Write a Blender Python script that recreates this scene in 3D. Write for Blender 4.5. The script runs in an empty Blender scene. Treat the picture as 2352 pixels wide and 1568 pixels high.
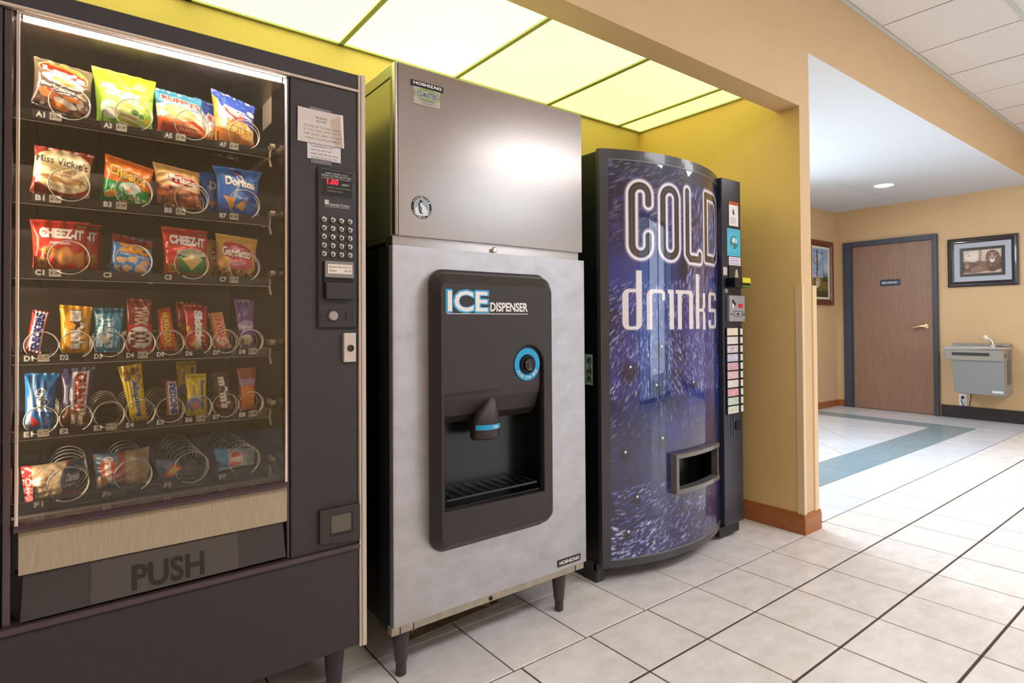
import bpy, bmesh, math, random
import numpy as np
from mathutils import Vector, Matrix, noise as mnoise

random.seed(7); RNG = np.random.RandomState(7)
scn = bpy.context.scene
COL = scn.collection
R = math.radians

# ------------------------------------------------------------------ camera
CAM_LOC = Vector((0.0, 0.0, 1.08))
YAW, PIT, ROL = 0.653540309, 0.0128498059, -0.00625970339
_f = Vector((math.sin(YAW)*math.cos(PIT), math.cos(YAW)*math.cos(PIT), math.sin(PIT)))
_r = Vector((math.cos(YAW), -math.sin(YAW), 0)); _u = _r.cross(_f)
_r2 = _r*math.cos(ROL)+_u*math.sin(ROL); _u2 = -_r*math.sin(ROL)+_u*math.cos(ROL)
cam = bpy.data.cameras.new('camera'); camo = bpy.data.objects.new('camera', cam); COL.objects.link(camo)
camo.matrix_world = Matrix(((_r2.x, _u2.x, -_f.x, CAM_LOC.x), (_r2.y, _u2.y, -_f.y, CAM_LOC.y), (_r2.z, _u2.z, -_f.z, CAM_LOC.z), (0, 0, 0, 1)))
cam.sensor_width = 36; cam.lens = 1338.49/2352*36; cam.shift_y = (725.5-784)/2352; cam.clip_start = 0.02
scn.camera = camo

# ------------------------------------------------------------------ world, lights, exposure
scn.view_settings.view_transform = 'Standard'; scn.view_settings.look = 'None'
scn.view_settings.gamma = 1; scn.view_settings.use_curve_mapping = False
scn.view_settings.exposure = 0.14
w = bpy.data.worlds.new('world'); scn.world = w; w.use_nodes = True
w.node_tree.nodes['Background'].inputs[0].default_value = (0.75, 0.86, 1.0, 1)
w.node_tree.nodes['Background'].inputs[1].default_value = 1.2
STR_LENS = [4.2, 4.5, 3.1, 2.7, 2.4]      # alcove light panels, left to right
LENS_COL = [(0.94, 1.0, 0.36), (0.94, 1.0, 0.36), (0.95, 1.0, 0.27), (0.95, 1.0, 0.25), (0.95, 1.0, 0.24)]
STR_TROFFER = 14.5
STR_VEND = 100
def area(name, loc, rot, sx, sy, power, col):
    l = bpy.data.lights.new(name, 'AREA'); l.shape = 'RECTANGLE'; l.size = sx; l.size_y = sy; l.energy = power; l.color = col
    o = bpy.data.objects.new(name, l); COL.objects.link(o); o.location = loc; o.rotation_euler = rot; return o
area('daylight_entrance', (4.95, -3.55, 1.45), (R(-90), 0, R(180)), 1.5, 2.2, 30, (0.90, 0.95, 1.0))
area('added_lobby_daylight', (4.7, 3.75, 1.7), (R(-46), 0, 0), 2.2, 1.4, 215, (0.78, 0.90, 1.0))  # added lamp outside the unseen lobby window, brightens the lobby floor

# ------------------------------------------------------------------ helpers
def lin(c):
    if isinstance(c, str):
        c = [int(c[i:i+2], 16)/255 for i in (0, 2, 4)]
    return tuple(x/12.92 if x <= .04045 else ((x+.055)/1.055)**2.4 for x in c)
MATS = {}
def mat(name, col, rough=.5, metal=0., spec=.5, nz=0., nscale=8., bump=0., bscale=60., stretch=(1, 1, 1), coat=0., emit=None, estr=0., aniso=0., col2=None, alpha=1., island=0.):
    if name in MATS: return MATS[name]
    m = bpy.data.materials.new(name); m.use_nodes = True; MATS[name] = m
    nt = m.node_tree; N = nt.nodes; Lk = nt.links; b = N['Principled BSDF']
    c = lin(col)
    b.inputs['Base Color'].default_value = (*c, 1); b.inputs['Roughness'].default_value = rough
    b.inputs['Metallic'].default_value = metal; b.inputs['Specular IOR Level'].default_value = spec
    b.inputs['Coat Weight'].default_value = coat; b.inputs['Coat Roughness'].default_value = .05
    b.inputs['Alpha'].default_value = alpha
    if aniso:
        b.inputs['Anisotropic'].default_value = aniso; cx = N.new('ShaderNodeCombineXYZ'); cx.inputs[2].default_value = 1; Lk.new(cx.outputs[0], b.inputs['Tangent'])
    if emit: b.inputs['Emission Color'].default_value = (*lin(emit), 1); b.inputs['Emission Strength'].default_value = estr
    if nz or bump or island:
        g = N.new('ShaderNodeNewGeometry'); mp = N.new('ShaderNodeMapping'); mp.inputs['Scale'].default_value = stretch
        Lk.new(g.outputs['Position'], mp.inputs['Vector'])
    src = None
    if nz:
        n = N.new('ShaderNodeTexNoise'); n.inputs['Scale'].default_value = nscale; n.inputs['Detail'].default_value = 6; n.inputs['Roughness'].default_value = .65
        Lk.new(mp.outputs[0], n.inputs['Vector'])
        rp = N.new('ShaderNodeValToRGB'); c2 = lin(col2) if col2 else tuple(x*(1-nz) for x in c)
        rp.color_ramp.elements[0].position = .32; rp.color_ramp.elements[1].position = .68
        rp.color_ramp.elements[0].color = (*c2, 1); rp.color_ramp.elements[1].color = (*c, 1)
        Lk.new(n.outputs['Fac'], rp.inputs['Fac']); src = rp.outputs[0]
    if island:
        oi = N.new('ShaderNodeObjectInfo'); mm = N.new('ShaderNodeMapRange'); mm.inputs[3].default_value = 1-island; mm.inputs[4].default_value = 1
        Lk.new(oi.outputs['Random'], mm.inputs[0]); mx = N.new('ShaderNodeMix'); mx.data_type = 'RGBA'; mx.blend_type = 'MULTIPLY'; mx.inputs[0].default_value = 1
        if src: Lk.new(src, mx.inputs[6])
        else: mx.inputs[6].default_value = (*c, 1)
        Lk.new(mm.outputs[0], mx.inputs[7]); src = mx.outputs[2]
    if src: Lk.new(src, b.inputs['Base Color'])
    if bump:
        n2 = N.new('ShaderNodeTexNoise'); n2.inputs['Scale'].default_value = bscale; n2.inputs['Detail'].default_value = 3
        Lk.new(mp.outputs[0], n2.inputs['Vector'])
        bp = N.new('ShaderNodeBump'); bp.inputs['Strength'].default_value = bump; bp.inputs['Distance'].default_value = .002
        Lk.new(n2.outputs['Fac'], bp.inputs['Height']); Lk.new(bp.outputs[0], b.inputs['Normal'])
    return m
def print_mat(name, rough=.35, coat=0., spec=.5):
    if name in MATS: return MATS[name]
    m = bpy.data.materials.new(name); m.use_nodes = True; MATS[name] = m; nt = m.node_tree; b = nt.nodes['Principled BSDF']
    a = nt.nodes.new('ShaderNodeAttribute'); a.attribute_name = 'ink'; nt.links.new(a.outputs['Color'], b.inputs['Base Color'])
    b.inputs['Roughness'].default_value = rough; b.inputs['Coat Weight'].default_value = coat; b.inputs['Coat Roughness'].default_value = .02; b.inputs['Specular IOR Level'].default_value = spec
    b.inputs['Coat IOR'].default_value = 1.7 if coat > .8 else 1.5
    return m
def glass_mat(name, tint=(1, 1, 1), refl=1.0, haze=0.0, rough=0.0):
    m = bpy.data.materials.new(name); m.use_nodes = True; nt = m.node_tree; N = nt.nodes; N.clear(); MATS[name] = m
    o = N.new('ShaderNodeOutputMaterial'); mx = N.new('ShaderNodeMixShader'); t = N.new('ShaderNodeBsdfTransparent'); g = N.new('ShaderNodeBsdfGlossy')
    t.inputs[0].default_value = (*tint, 1); g.inputs['Roughness'].default_value = rough
    fr = N.new('ShaderNodeFresnel'); fr.inputs['IOR'].default_value = 1.45
    mu = N.new('ShaderNodeMath'); mu.operation = 'MULTIPLY'; mu.inputs[1].default_value = refl
    nt.links.new(fr.outputs[0], mu.inputs[0]); nt.links.new(mu.outputs[0], mx.inputs[0]); nt.links.new(t.outputs[0], mx.inputs[1]); nt.links.new(g.outputs[0], mx.inputs[2])
    last = mx
    if haze:
        d = N.new('ShaderNodeBsdfDiffuse'); d.inputs[0].default_value = (.5, .42, .25, 1); m2 = N.new('ShaderNodeMixShader'); m2.inputs[0].default_value = haze
        nt.links.new(mx.outputs[0], m2.inputs[1]); nt.links.new(d.outputs[0], m2.inputs[2]); last = m2
    nt.links.new(last.outputs[0], o.inputs[0]); return m

class MB:
    """collects shapes in world coordinates, then links them as one mesh object"""
    def __init__(s): s.bm = bmesh.new()
    def box(s, x0, x1, y0, y1, z0, z1, bev=0., seg=2, M=None):
        t = bmesh.new(); bmesh.ops.create_cube(t, size=1)
        for v in t.verts: v.co = Vector(((x0+x1)/2+v.co.x*(x1-x0), (y0+y1)/2+v.co.y*(y1-y0), (z0+z1)/2+v.co.z*(z1-z0)))
        if bev: bmesh.ops.bevel(t, geom=t.edges[:], offset=min(bev, .49*min(abs(x1-x0), abs(y1-y0), abs(z1-z0))), segments=seg, profile=.5, affect='EDGES')
        if M is not None: bmesh.ops.transform(t, matrix=M, verts=t.verts[:])
        s._add(t); return s
    def _add(s, t):
        me = bpy.data.meshes.new('t'); t.to_mesh(me); t.free(); s.bm.from_mesh(me); bpy.data.meshes.remove(me)
    def mesh(s, vs, fs):
        b = [s.bm.verts.new(v) for v in vs]
        for f in fs:
            try: s.bm.faces.new([b[i] for i in f])
            except ValueError: pass
        return s
    def prism(s, pts, y0, y1, axis='y', bev=0.):
        """polygon pts (a,b) extruded along axis. axis y: (x,z) ; axis z: (x,y) ; axis x: (y,z)"""
        def P(a, b, c): return {'y': (a, c, b), 'z': (a, b, c), 'x': (c, a, b)}[axis]
        n = len(pts); t = bmesh.new()
        v0 = [t.verts.new(P(a, b, y0)) for a, b in pts]; v1 = [t.verts.new(P(a, b, y1)) for a, b in pts]
        t.faces.new(v0); t.faces.new(v1[::-1])
        for i in range(n): t.faces.new((v0[i], v0[(i+1) % n], v1[(i+1) % n], v1[i]))
        bmesh.ops.recalc_face_normals(t, faces=t.faces[:])
        if bev: bmesh.ops.bevel(t, geom=[e for e in t.edges], offset=bev, segments=2, profile=.5, affect='EDGES')
        s._add(t); return s
    def frame(s, x0, x1, z0, z1, t, y0, y1, bev=0., tb=None):
        tb = t if tb is None else tb
        s.box(x0, x1, y0, y1, z1-t, z1, bev); s.box(x0, x1, y0, y1, z0, z0+tb, bev)
        s.box(x0, x0+t, y0, y1, z0+tb, z1-t, bev); s.box(x1-t, x1, y0, y1, z0+tb, z1-t, bev); return s
    def lathe(s, prof, cx=0, cy=0, cz=0, n=24, axis='z'):
        t = bmesh.new(); rings = []
        for r, h in prof:
            ring = []
            for k in range(n):
                a = 2*math.pi*k/n; p = (r*math.cos(a), r*math.sin(a), h)
                if axis == 'y': p = (p[0], h, p[1])
                if axis == 'x': p = (h, p[0], p[1])
                ring.append(t.verts.new((cx+p[0], cy+p[1], cz+p[2])))
            rings.append(ring)
        for a, b in zip(rings, rings[1:]):
            for k in range(n): t.faces.new((a[k], a[(k+1) % n], b[(k+1) % n], b[k]))
        t.faces.new(rings[0][::-1]); t.faces.new(rings[-1]); bmesh.ops.recalc_face_normals(t, faces=t.faces[:])
        s._add(t); return s
    def tube(s, pts, r, n=8, closed=False):
        pts = [Vector(p) for p in pts]; t = bmesh.new(); rings = []; L = len(pts); prev = None
        for i, p in enumerate(pts):
            a = pts[(i-1) % L] if (closed or i > 0) else p; b = pts[(i+1) % L] if (closed or i < L-1) else p
            d = (b-a).normalized()
            if prev is None: u = d.orthogonal().normalized()
            else: u = (prev-d*prev.dot(d)).normalized()
            prev = u; v = d.cross(u)
            rr = r[i] if isinstance(r, (list, tuple)) else r
            rings.append([t.verts.new(p+rr*(math.cos(2*math.pi*k/n)*u+math.sin(2*math.pi*k/n)*v)) for k in range(n)])
        for i in range(L if closed else L-1):
            a, b = rings[i], rings[(i+1) % L]
            for k in range(n): t.faces.new((a[k], a[(k+1) % n], b[(k+1) % n], b[k]))
        if not closed: t.faces.new(rings[0][::-1]); t.faces.new(rings[-1])
        s._add(t); return s
    def build(s, name, m, parent=None, smooth=False, **props):
        ob = link_mesh(name, s.bm, m, parent, smooth); 
        for k, v in props.items(): ob[k] = v
        return ob
def absloc(o):
    v = Vector((0, 0, 0))
    while o is not None: v += o.location; o = o.parent
    return v
def link_mesh(name, bm, m, parent=None, smooth=False):
    off = absloc(parent)
    bmesh.ops.translate(bm, vec=-off, verts=bm.verts[:])
    me = bpy.data.meshes.new(name); bm.to_mesh(me); bm.free()
    if smooth:
        me.polygons.foreach_set('use_smooth', [True]*len(me.polygons))
        try: me.set_sharp_from_angle(angle=R(35))
        except Exception: pass
    me.materials.append(m); ob = bpy.data.objects.new(name, me); COL.objects.link(ob); ob.parent = parent
    return ob
def thing(name, label, cat, loc, group=None):
    o = bpy.data.objects.new(name, None); o.empty_display_size = .1; COL.objects.link(o); o.location = loc
    return tag(o, label, cat, group)
def tag(o, label, cat, group=None):
    o['label'] = label; o['category'] = cat
    if group: o['group'] = group
    return o
def struct(o): o['kind'] = 'structure'; return o

# ---- lettering: built-in font turned into triangles
_TX = {}
def text_tris(s, bold=0.):
    k = (s, bold)
    if k in _TX: return _TX[k]
    c = bpy.data.curves.new('t', 'FONT'); c.body = s; c.size = 1; c.offset = bold; c.resolution_u = 3; c.fill_mode = 'FRONT'
    o = bpy.data.objects.new('t', c); COL.objects.link(o)
    bpy.context.view_layer.update()
    me = bpy.data.meshes.new_from_object(o.evaluated_get(bpy.context.evaluated_depsgraph_get()))
    me.calc_loop_triangles()
    v = np.array([x.co[:2] for x in me.vertices]); f = np.array([t.vertices[:] for t in me.loop_triangles])
    bpy.data.objects.remove(o); bpy.data.curves.remove(c); bpy.data.meshes.remove(me)
    if len(v):
        mn, mx = v.min(0), v.max(0); v = (v-mn)/(mx-mn+1e-9)
    _TX[k] = (v, f); return _TX[k]
def text_on(mb, s, x0, x1, z0, z1, y, bold=.01, surf=None, slant=0.):
    v, f = text_tris(s, bold)
    vs = []
    for a, b in v:
        X = x0+(x1-x0)*a+slant*b; Z = z0+(z1-z0)*b
        vs.append((X, y if surf is None else surf(X), Z))
    mb.mesh(vs, [tuple(t) for t in f]); return mb
def text_any(mb, s, P, w, h, U, V, bold=.01):
    """text in a plane: P lower-left corner, U and V unit vectors"""
    v, f = text_tris(s, bold); P = Vector(P); U = Vector(U); V = Vector(V)
    mb.mesh([P+U*(w*a)+V*(h*b) for a, b in v], [tuple(t) for t in f]); return mb

# ---- printed artwork: colours laid on a fine vertex grid
class Cv:
    def __init__(s, nx, nz, bg='ffffff', asp=1.):
        s.S = 2; s.nx, s.nz = nx, nz; W, H = nx*2, nz*2
        s.a = np.zeros((H, W, 3)); s.a[:] = lin(bg)
        s.u, s.v = np.meshgrid((np.arange(W)+.5)/W, (np.arange(H)+.5)/H); s.asp = asp; s.W, s.H = W, H
    def blend(s, m, c, al=1.):
        m = (m*al)[..., None] if m.dtype != bool else (m.astype(float)*al)[..., None]
        s.a = s.a*(1-m)+np.array(lin(c))*m; return s
    def rect(s, x0, x1, y0, y1, c, al=1.): return s.blend((s.u > x0) & (s.u < x1) & (s.v > y0) & (s.v < y1), c, al)
    def ell(s, cx, cy, rx, ry, c, ang=0., al=1., soft=0.):
        x = (s.u-cx); y = (s.v-cy)*s.asp; ca, sa = math.cos(R(ang)), math.sin(R(ang)); X = x*ca+y*sa; Y = -x*sa+y*ca
        d = np.sqrt((X/rx)**2+(Y/(ry*s.asp))**2)
        return s.blend(np.clip((1-d)/soft+.0, 0, 1) if soft else (d < 1), c, al)
    def ring(s, cx, cy, r0, r1, c):
        d = np.sqrt((s.u-cx)**2+((s.v-cy)*s.asp)**2); return s.blend((d > r0) & (d < r1), c)
    def poly(s, pts, c, al=1.):
        ins = np.zeros(s.u.shape, bool); n = len(pts)
        for i in range(n):
            (xa, ya), (xb, yb) = pts[i], pts[(i+1) % n]
            if ya == yb: continue
            k = ((ya > s.v) != (yb > s.v)) & (s.u < (xb-xa)*(s.v-ya)/(yb-ya)+xa); ins ^= k
        return s.blend(ins, c, al)
    def grad(s, y0, y1, c, al=1.): return s.blend(np.clip((s.v-y0)/(y1-y0), 0, 1), c, al)
    def spots(s, n, box, cols, r=(.02, .06), rnd=1, al=.9, el=.5):
        q = random.Random(rnd)
        for _ in range(n):
            s.ell(q.uniform(box[0], box[1]), q.uniform(box[2], box[3]), q.uniform(*r), q.uniform(*r)*el, q.choice(cols), q.uniform(0, 180), al)
        return s
    def text(s, t, x0, x1, y0, y1, c, rot=0, bold=.015, ol=None, arch=0., slope=0.):
        if ol: s.text(t, x0-.012, x1+.012, y0-.012, y1+.012, ol, rot, bold+.055, None, arch, slope)
        v, f = text_tris(t, bold)
        if not len(v): return s
        if rot == 90: q = np.stack([x1-(x1-x0)*v[:, 1], y0+(y1-y0)*v[:, 0]], 1)
        elif rot == -90: q = np.stack([x0+(x1-x0)*v[:, 1], y1-(y1-y0)*v[:, 0]], 1)
        else:
            q = np.stack([x0+(x1-x0)*v[:, 0], y0+(y1-y0)*v[:, 1]], 1)
            q[:, 1] += arch*(1-(2*v[:, 0]-1)**2)+slope*v[:, 0]
        q = q*[s.W, s.H]-.5; m = np.zeros((s.H, s.W), bool)
        for tri in f:
            a, b, d = q[tri]; 
            i0 = max(int(min(a[0], b[0], d[0])), 0); i1 = min(int(max(a[0], b[0], d[0]))+2, s.W); j0 = max(int(min(a[1], b[1], d[1])), 0); j1 = min(int(max(a[1], b[1], d[1]))+2, s.H)
            if i1 <= i0 or j1 <= j0: continue
            X, Y = np.meshgrid(np.arange(i0, i1), np.arange(j0, j1))
            e = lambda p, r_: (r_[0]-p[0])*(Y-p[1])-(r_[1]-p[1])*(X-p[0])
            e0, e1, e2 = e(a, b), e(b, d), e(d, a)
            m[j0:j1, i0:i1] |= ((e0 >= 0) & (e1 >= 0) & (e2 >= 0)) | ((e0 <= 0) & (e1 <= 0) & (e2 <= 0))
        return s.blend(m, c)
    def out(s):
        return s.a.reshape(s.nz, 2, s.nx, 2, 3).mean((1, 3))
def grid_mesh(name, X, Y, Z, col, m, parent=None, smooth=True, hole=None):
    """front sheet from (nz,nx) coordinate arrays, facing -Y"""
    nz, nx = X.shape; off = absloc(parent)
    me = bpy.data.meshes.new(name); vs = np.stack([X-off.x, Y-off.y, Z-off.z], -1).reshape(-1, 3)
    i = np.arange(nz*nx).reshape(nz, nx); q = np.stack([i[:-1, :-1], i[:-1, 1:], i[1:, 1:], i[1:, :-1]], -1)
    q = q[~hole[:-1, :-1]] if hole is not None else q.reshape(-1, 4)
    n = len(q); me.vertices.add(len(vs)); me.vertices.foreach_set('co', vs.ravel())
    me.loops.add(n*4); me.loops.foreach_set('vertex_index', q.ravel()); me.polygons.add(n)
    me.polygons.foreach_set('loop_start', np.arange(n)*4); me.update(calc_edges=True)
    if smooth: me.polygons.foreach_set('use_smooth', np.ones(n, bool))
    a = me.color_attributes.new('ink', 'FLOAT_COLOR', 'POINT')
    c4 = np.ones((nz*nx, 4), np.float32); c4[:, :3] = col.reshape(-1, 3); a.data.foreach_set('color', c4.ravel())
    me.materials.append(m); ob = bpy.data.objects.new(name, me); COL.objects.link(ob); ob.parent = parent
    return ob
def plate(name, cv, x0, x1, z0, z1, y, m, parent=None, th=0., P=None):
    """flat printed sheet. P maps (u,v) to world, else an XZ rectangle at y"""
    u, v = np.meshgrid(np.linspace(0, 1, cv.nx), np.linspace(0, 1, cv.nz))
    if P is None: X, Y, Z = x0+(x1-x0)*u, np.full_like(u, y), z0+(z1-z0)*v
    else: X, Y, Z = P(u, v)
    return grid_mesh(name, X, Y, Z, cv.out(), m, parent, smooth=False)

# ------------------------------------------------------------------ materials of the setting
M_TAN = mat('tan_wall_paint', 'd8b78b', rough=.6, nz=.05, nscale=3, bump=.6, bscale=150, stretch=(1, 1, 1.6))
M_ALC = mat('alcove_wall_paint', 'c2a866', rough=.5, nz=.05, nscale=3, bump=.3, bscale=150)
M_WHITE = mat('white_ceiling_paint', 'd6d8dc', rough=.8, bump=.1, bscale=200)
M_ACOU = mat('acoustic_tile', 'f0ebe6', rough=.9, nz=.20, nscale=150, bump=.6, bscale=220)
M_TBAR = mat('shaded_grid_metal', '8f8780', rough=.6)  # bars greyed to paint in the shadow gaps between ceiling tiles
M_GROUT = mat('floor_grout', '51443c', rough=.9, nz=.3, nscale=20)
M_TILE = mat('floor_tile', 'f2ebe6', rough=.26, nz=.1, nscale=9, col2='dfd7d1', stretch=(1, 1.6, 1), island=.06, bump=.05, bscale=300)
M_TILE_L = mat('lobby_floor_tile', 'e4e7ee', rough=.2, nz=.1, nscale=6, col2='d7dae0', stretch=(3, 1, 1), island=.05)
M_TEAL = mat('teal_floor_tile', '90a5ad', rough=.25, nz=.15, nscale=6, col2='8097a1', stretch=(1, 5, 1), island=.06)
M_WOODB = mat('oak_baseboard', 'b26a34', rough=.4, nz=.35, nscale=10, stretch=(1, 1, 14))
M_DARKB = mat('dark_baseboard', '2e2528', rough=.5, nz=.2, nscale=20)
M_GUARD = mat('beige_corner_guard', 'e0c39a', rough=.4)
M_STEEL = mat('white_enamel', 'e8e8e4', rough=.4)

def wall(name, *boxes, m=M_TAN):
    b = MB()
    for x in boxes: b.box(*x)
    return struct(b.build(name, m))
wall('wall_back', (-1.2, 3.2, 2.505, 2.62, 0, 2.49), m=M_ALC)
wall('wall_side', (2.98, 3.085, 1.462, 1.582, 0, 2.187), (2.98, 3.085, 1.582, 2.505, 0, 2.49), m=mat('tan_wall_alcove_lit', 'e0bc7c', rough=.55, nz=.05, nscale=3, bump=.8, bscale=130))  # hall tan made golder, the alcove's yellow light put into the colour
wall('wall_header', (-3.0, 3.085, 1.462, 1.582, 2.187, 2.895), (3.085, 7.9, 1.462, 1.582, 2.488, 2.895))
wall('wall_left', (-1.2, -1.1, 1.582, 2.505, 0, 2.49), (-3.0, -1.1, 1.462, 1.582, 0, 2.187), (-3.12, -3.0, -3.3, 1.582, 0, 2.895))
wall('wall_far', (7.9, 8.02, -3.3, 3.54, 0, 2.9))
wall('wall_lobby', (3.085, 3.5, 3.42, 3.54, 0, 2.49), (5.9, 7.9, 3.42, 3.54, 0, 2.49), (3.5, 5.9, 3.42, 3.54, 0, .6), (3.5, 5.9, 3.42, 3.54, 2.3, 2.49), (3.085, 3.2, 2.505, 3.42, 0, 2.49))
wall('wall_rear', (-3.0, 3.3, -3.32, -3.2, 0, 2.895), (6.5, 7.9, -3.32, -3.2, 0, 2.895), (3.3, 6.5, -3.32, -3.2, 2.5, 2.895))
# the front face of the pillar end keeps the plain hall tan, without the painted-in yellow light
struct(MB().box(2.9795, 3.0855, 1.4608, 1.4622, .1, 2.19).build('trim_6', M_TAN))
struct(MB().box(3.0855, 7.9, 1.4625, 3.42, 2.4865, 2.4878).box(3.0855, 7.9, 1.5825, 3.42, 2.488, 2.6).build('ceiling', M_WHITE)).name = 'ceiling_lobby'
struct(MB().box(6.25, 7.9, 2.663, 2.669, 2.4855, 2.4865).build('trim_5', mat('ceiling_seam', 'b5b7bb')))

# baseboards and corner guards
b = MB().prism([(2.98, 0), (2.966, 0), (2.966, .08), (2.972, .1), (2.98, .103)], 1.4625, 2.505, 'y')
struct(b.build('baseboard_side', M_WOODB))
b = MB().prism([(1.462, 0), (1.449, 0), (1.449, .08), (1.455, .1), (1.462, .103)], 2.966, 3.142, 'x')
b.box(3.1285, 3.142, 1.4625, 1.60, 0, .1)
struct(b.build('baseboard_pillar', M_WOODB))
b = MB().prism([(2.9735, 1.4555), (3.0, 1.4555), (3.0, 1.4615), (2.9795, 1.4615), (2.9795, 1.49), (2.9735, 1.49)], .1, 1.268, 'z')
struct(b.build('trim_1', M_GUARD))
b = MB().box(3.0855, 3.128, 1.453, 1.57, .1, 1.268, .004)
struct(b.build('trim_2', M_GUARD))
struct(MB().prism([(3.42, 0), (3.407, 0), (3.407, .075), (3.414, .08), (3.42, .08)], 5.9, 7.9, 'x').build('baseboard_lobby', M_WOODB))
struct(MB().prism([(7.9, 0), (7.886, 0), (7.886, .075), (7.9, .08)], 3.33, 3.407, 'y').build('baseboard_far', M_WOODB))
struct(MB().box(7.885, 7.9, -3.2, 2.3, 0, .135, .003).build('baseboard_hall', M_DARKB))

# ---- floor: every tile in view is an object
PF = np.array([1338.49, 725.5])
def in_view(x, y, z=0.):
    d = Vector((x, y, z))-CAM_LOC; zz = d.dot(_f)
    if zz < .05: return False
    px = 1176+1338.49*d.dot(_r2)/zz; py = 725.5-1338.49*d.dot(_u2)/zz
    return -60 < px < 2412 and -60 < py < 1628
floor = struct(MB().box(-3.0, 8.0, -3.3, 3.5, -.06, -.0035).build('floor', M_GROUT))
def tile_prism(mb, pts, gx, gy, z0=-.0034, z1=0., ch=.0012, off=Vector((0, 0, 0))):
    """pts: polygon already inset; chamfered top"""
    cx = sum(p[0] for p in pts)/len(pts); cy = sum(p[1] for p in pts)/len(pts)
    def ins(p, d):
        v = Vector((p[0]-cx, p[1]-cy)); L = v.length; return (p[0]-v.x/L*d*1.4, p[1]-v.y/L*d*1.4)
    n = len(pts); vs = [(p[0]-off.x, p[1]-off.y, z0) for p in pts]+[(p[0]-off.x, p[1]-off.y, z1-ch) for p in pts]+[(ins(p, ch)[0]-off.x, ins(p, ch)[1]-off.y, z1) for p in pts]
    fs = [(i, (i+1) % n, n+(i+1) % n, n+i) for i in range(n)]+[(n+i, n+(i+1) % n, 2*n+(i+1) % n, 2*n+i) for i in range(n)]+[tuple(range(2*n, 3*n))]
    mb.mesh(vs, fs)
_cache = {}; REST = {}; NT = [0]
def put_tile(pts, m, key=None):
    cx = sum(p[0] for p in pts)/len(pts); cy = sum(p[1] for p in pts)/len(pts)
    vis = any(in_view(*p) for p in pts)
    if not vis:
        tile_prism(REST.setdefault(m.name, (MB(), m))[0], pts, 0, 0); return
    k = (m.name,)+tuple(round(c, 3) for p in pts for c in (p[0]-cx, p[1]-cy))
    if k not in _cache:
        mb = MB(); tile_prism(mb, pts, 0, 0, off=Vector((cx, cy, 0))); me = bpy.data.meshes.new('tile'); mb.bm.to_mesh(me); mb.bm.free(); me.materials.append(m); _cache[k] = me
    o = bpy.data.objects.new('tile', _cache[k]); COL.objects.link(o); o.parent = floor; o.location = (cx, cy, random.uniform(-.0003, .0003)); NT[0] += 1
def rect_tile(x0, x1, y0, y1, m, gx=.0034, gy=.0046):
    put_tile([(x0+gx, y0+gy), (x1-gx, y0+gy), (x1-gx, y1-gy), (x0+gx, y1-gy)], m)
S = .3023
for k in range(-16, 21):                                   # hall
    x0 = 1.743+S*k; x1 = min(x0+S, 7.9)
    if x0 > 7.88: continue
    rect_tile(x0, x1, 1.191, 1.452 if x1 < 3.0 else 1.493, M_TILE)
    for j in range(1, 16):
        y1 = 1.191-S*(j-1); y0 = y1-S
        if y1 < -3.2: continue
        rect_tile(x0, x1, max(y0, -3.2), y1, M_TILE)
for k in range(-8, 6):                                      # alcove
    x0 = 1.111+.3112*k; x1 = x0+.3112
    for j, (y0, y1) in enumerate(((1.452, 1.768), (1.768, 2.079), (2.079, 2.39), (2.39, 2.505))):
        if x0 > -1.2: rect_tile(x0, x1, y0, y1, M_TILE, .0026, .0022)
for k in range(4, 18):                                      # first lobby row, teal band, strip by the doors
    x0 = 1.743+S*k+.30; x1 = x0+S
    if x0 < 7.2: rect_tile(x0, min(x1, 7.25) if x1 > 7.1 else x1, 1.493, 1.82, M_TILE_L, .0022, .0022)
    if x0 < 6.9: rect_tile(x0, min(x1, 6.95) if x1 > 6.8 else x1, 1.82, 2.135, M_TEAL, .0008, .0012)
for j in range(7):
    y0 = 1.82+.3*j; y1 = min(y0+.3, 3.42)
    if y0 < 3.4: rect_tile(6.95, 7.25, y0, y1, M_TEAL, .0012, .0008)
for j in range(7):
    y0 = 1.493+.3*j; y1 = min(y0+.3, 3.42)
    if y0 < 3.4:
        for x0, x1 in ((7.25, 7.57), (7.57, 7.9)): rect_tile(x0, x1, y0, y1, M_TILE_L, .0022, .0022)
def clip(poly, x0, x1, y0, y1):
    for ax, lim, sg in ((0, x0, 1), (0, x1, -1), (1, y0, 1), (1, y1, -1)):
        out = []
        for i, p in enumerate(poly):
            q = poly[(i+1) % len(poly)]; a = (p[ax]-lim)*sg; c = (q[ax]-lim)*sg
            if a >= 0: out.append(p)
            if (a >= 0) != (c >= 0):
                t = a/(a-c); out.append((p[0]+t*(q[0]-p[0]), p[1]+t*(q[1]-p[1])))
        poly = out
        if not poly: return poly
    return poly
D = .4275
for a in range(0, 24):
    for c in range(0, 24):
        p = (2.03+a*D)+0; q = 4.6+c*D        # x-y = p.. , x+y = q..
        pts = [((u+v)/2, (v-u)/2) for u, v in ((p+.005, q+.005), (p+D-.005, q+.005), (p+D-.005, q+D-.005), (p+.005, q+D-.005))]
        pts = clip(pts, 3.2, 6.949, 2.136, 3.418)
        if len(pts) >= 3:
            A = abs(sum(pts[i][0]*pts[(i+1) % len(pts)][1]-pts[(i+1) % len(pts)][0]*pts[i][1] for i in range(len(pts))))/2
            if A > .0006:
                if sum(pts[i][0]*pts[(i+1) % len(pts)][1]-pts[(i+1) % len(pts)][0]*pts[i][1] for i in range(len(pts))) < 0: pts = pts[::-1]
                put_tile(pts, M_TILE_L)
for n, (mb, m) in REST.items(): mb.build('outer_tiles', m, floor, kind='stuff')

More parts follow.
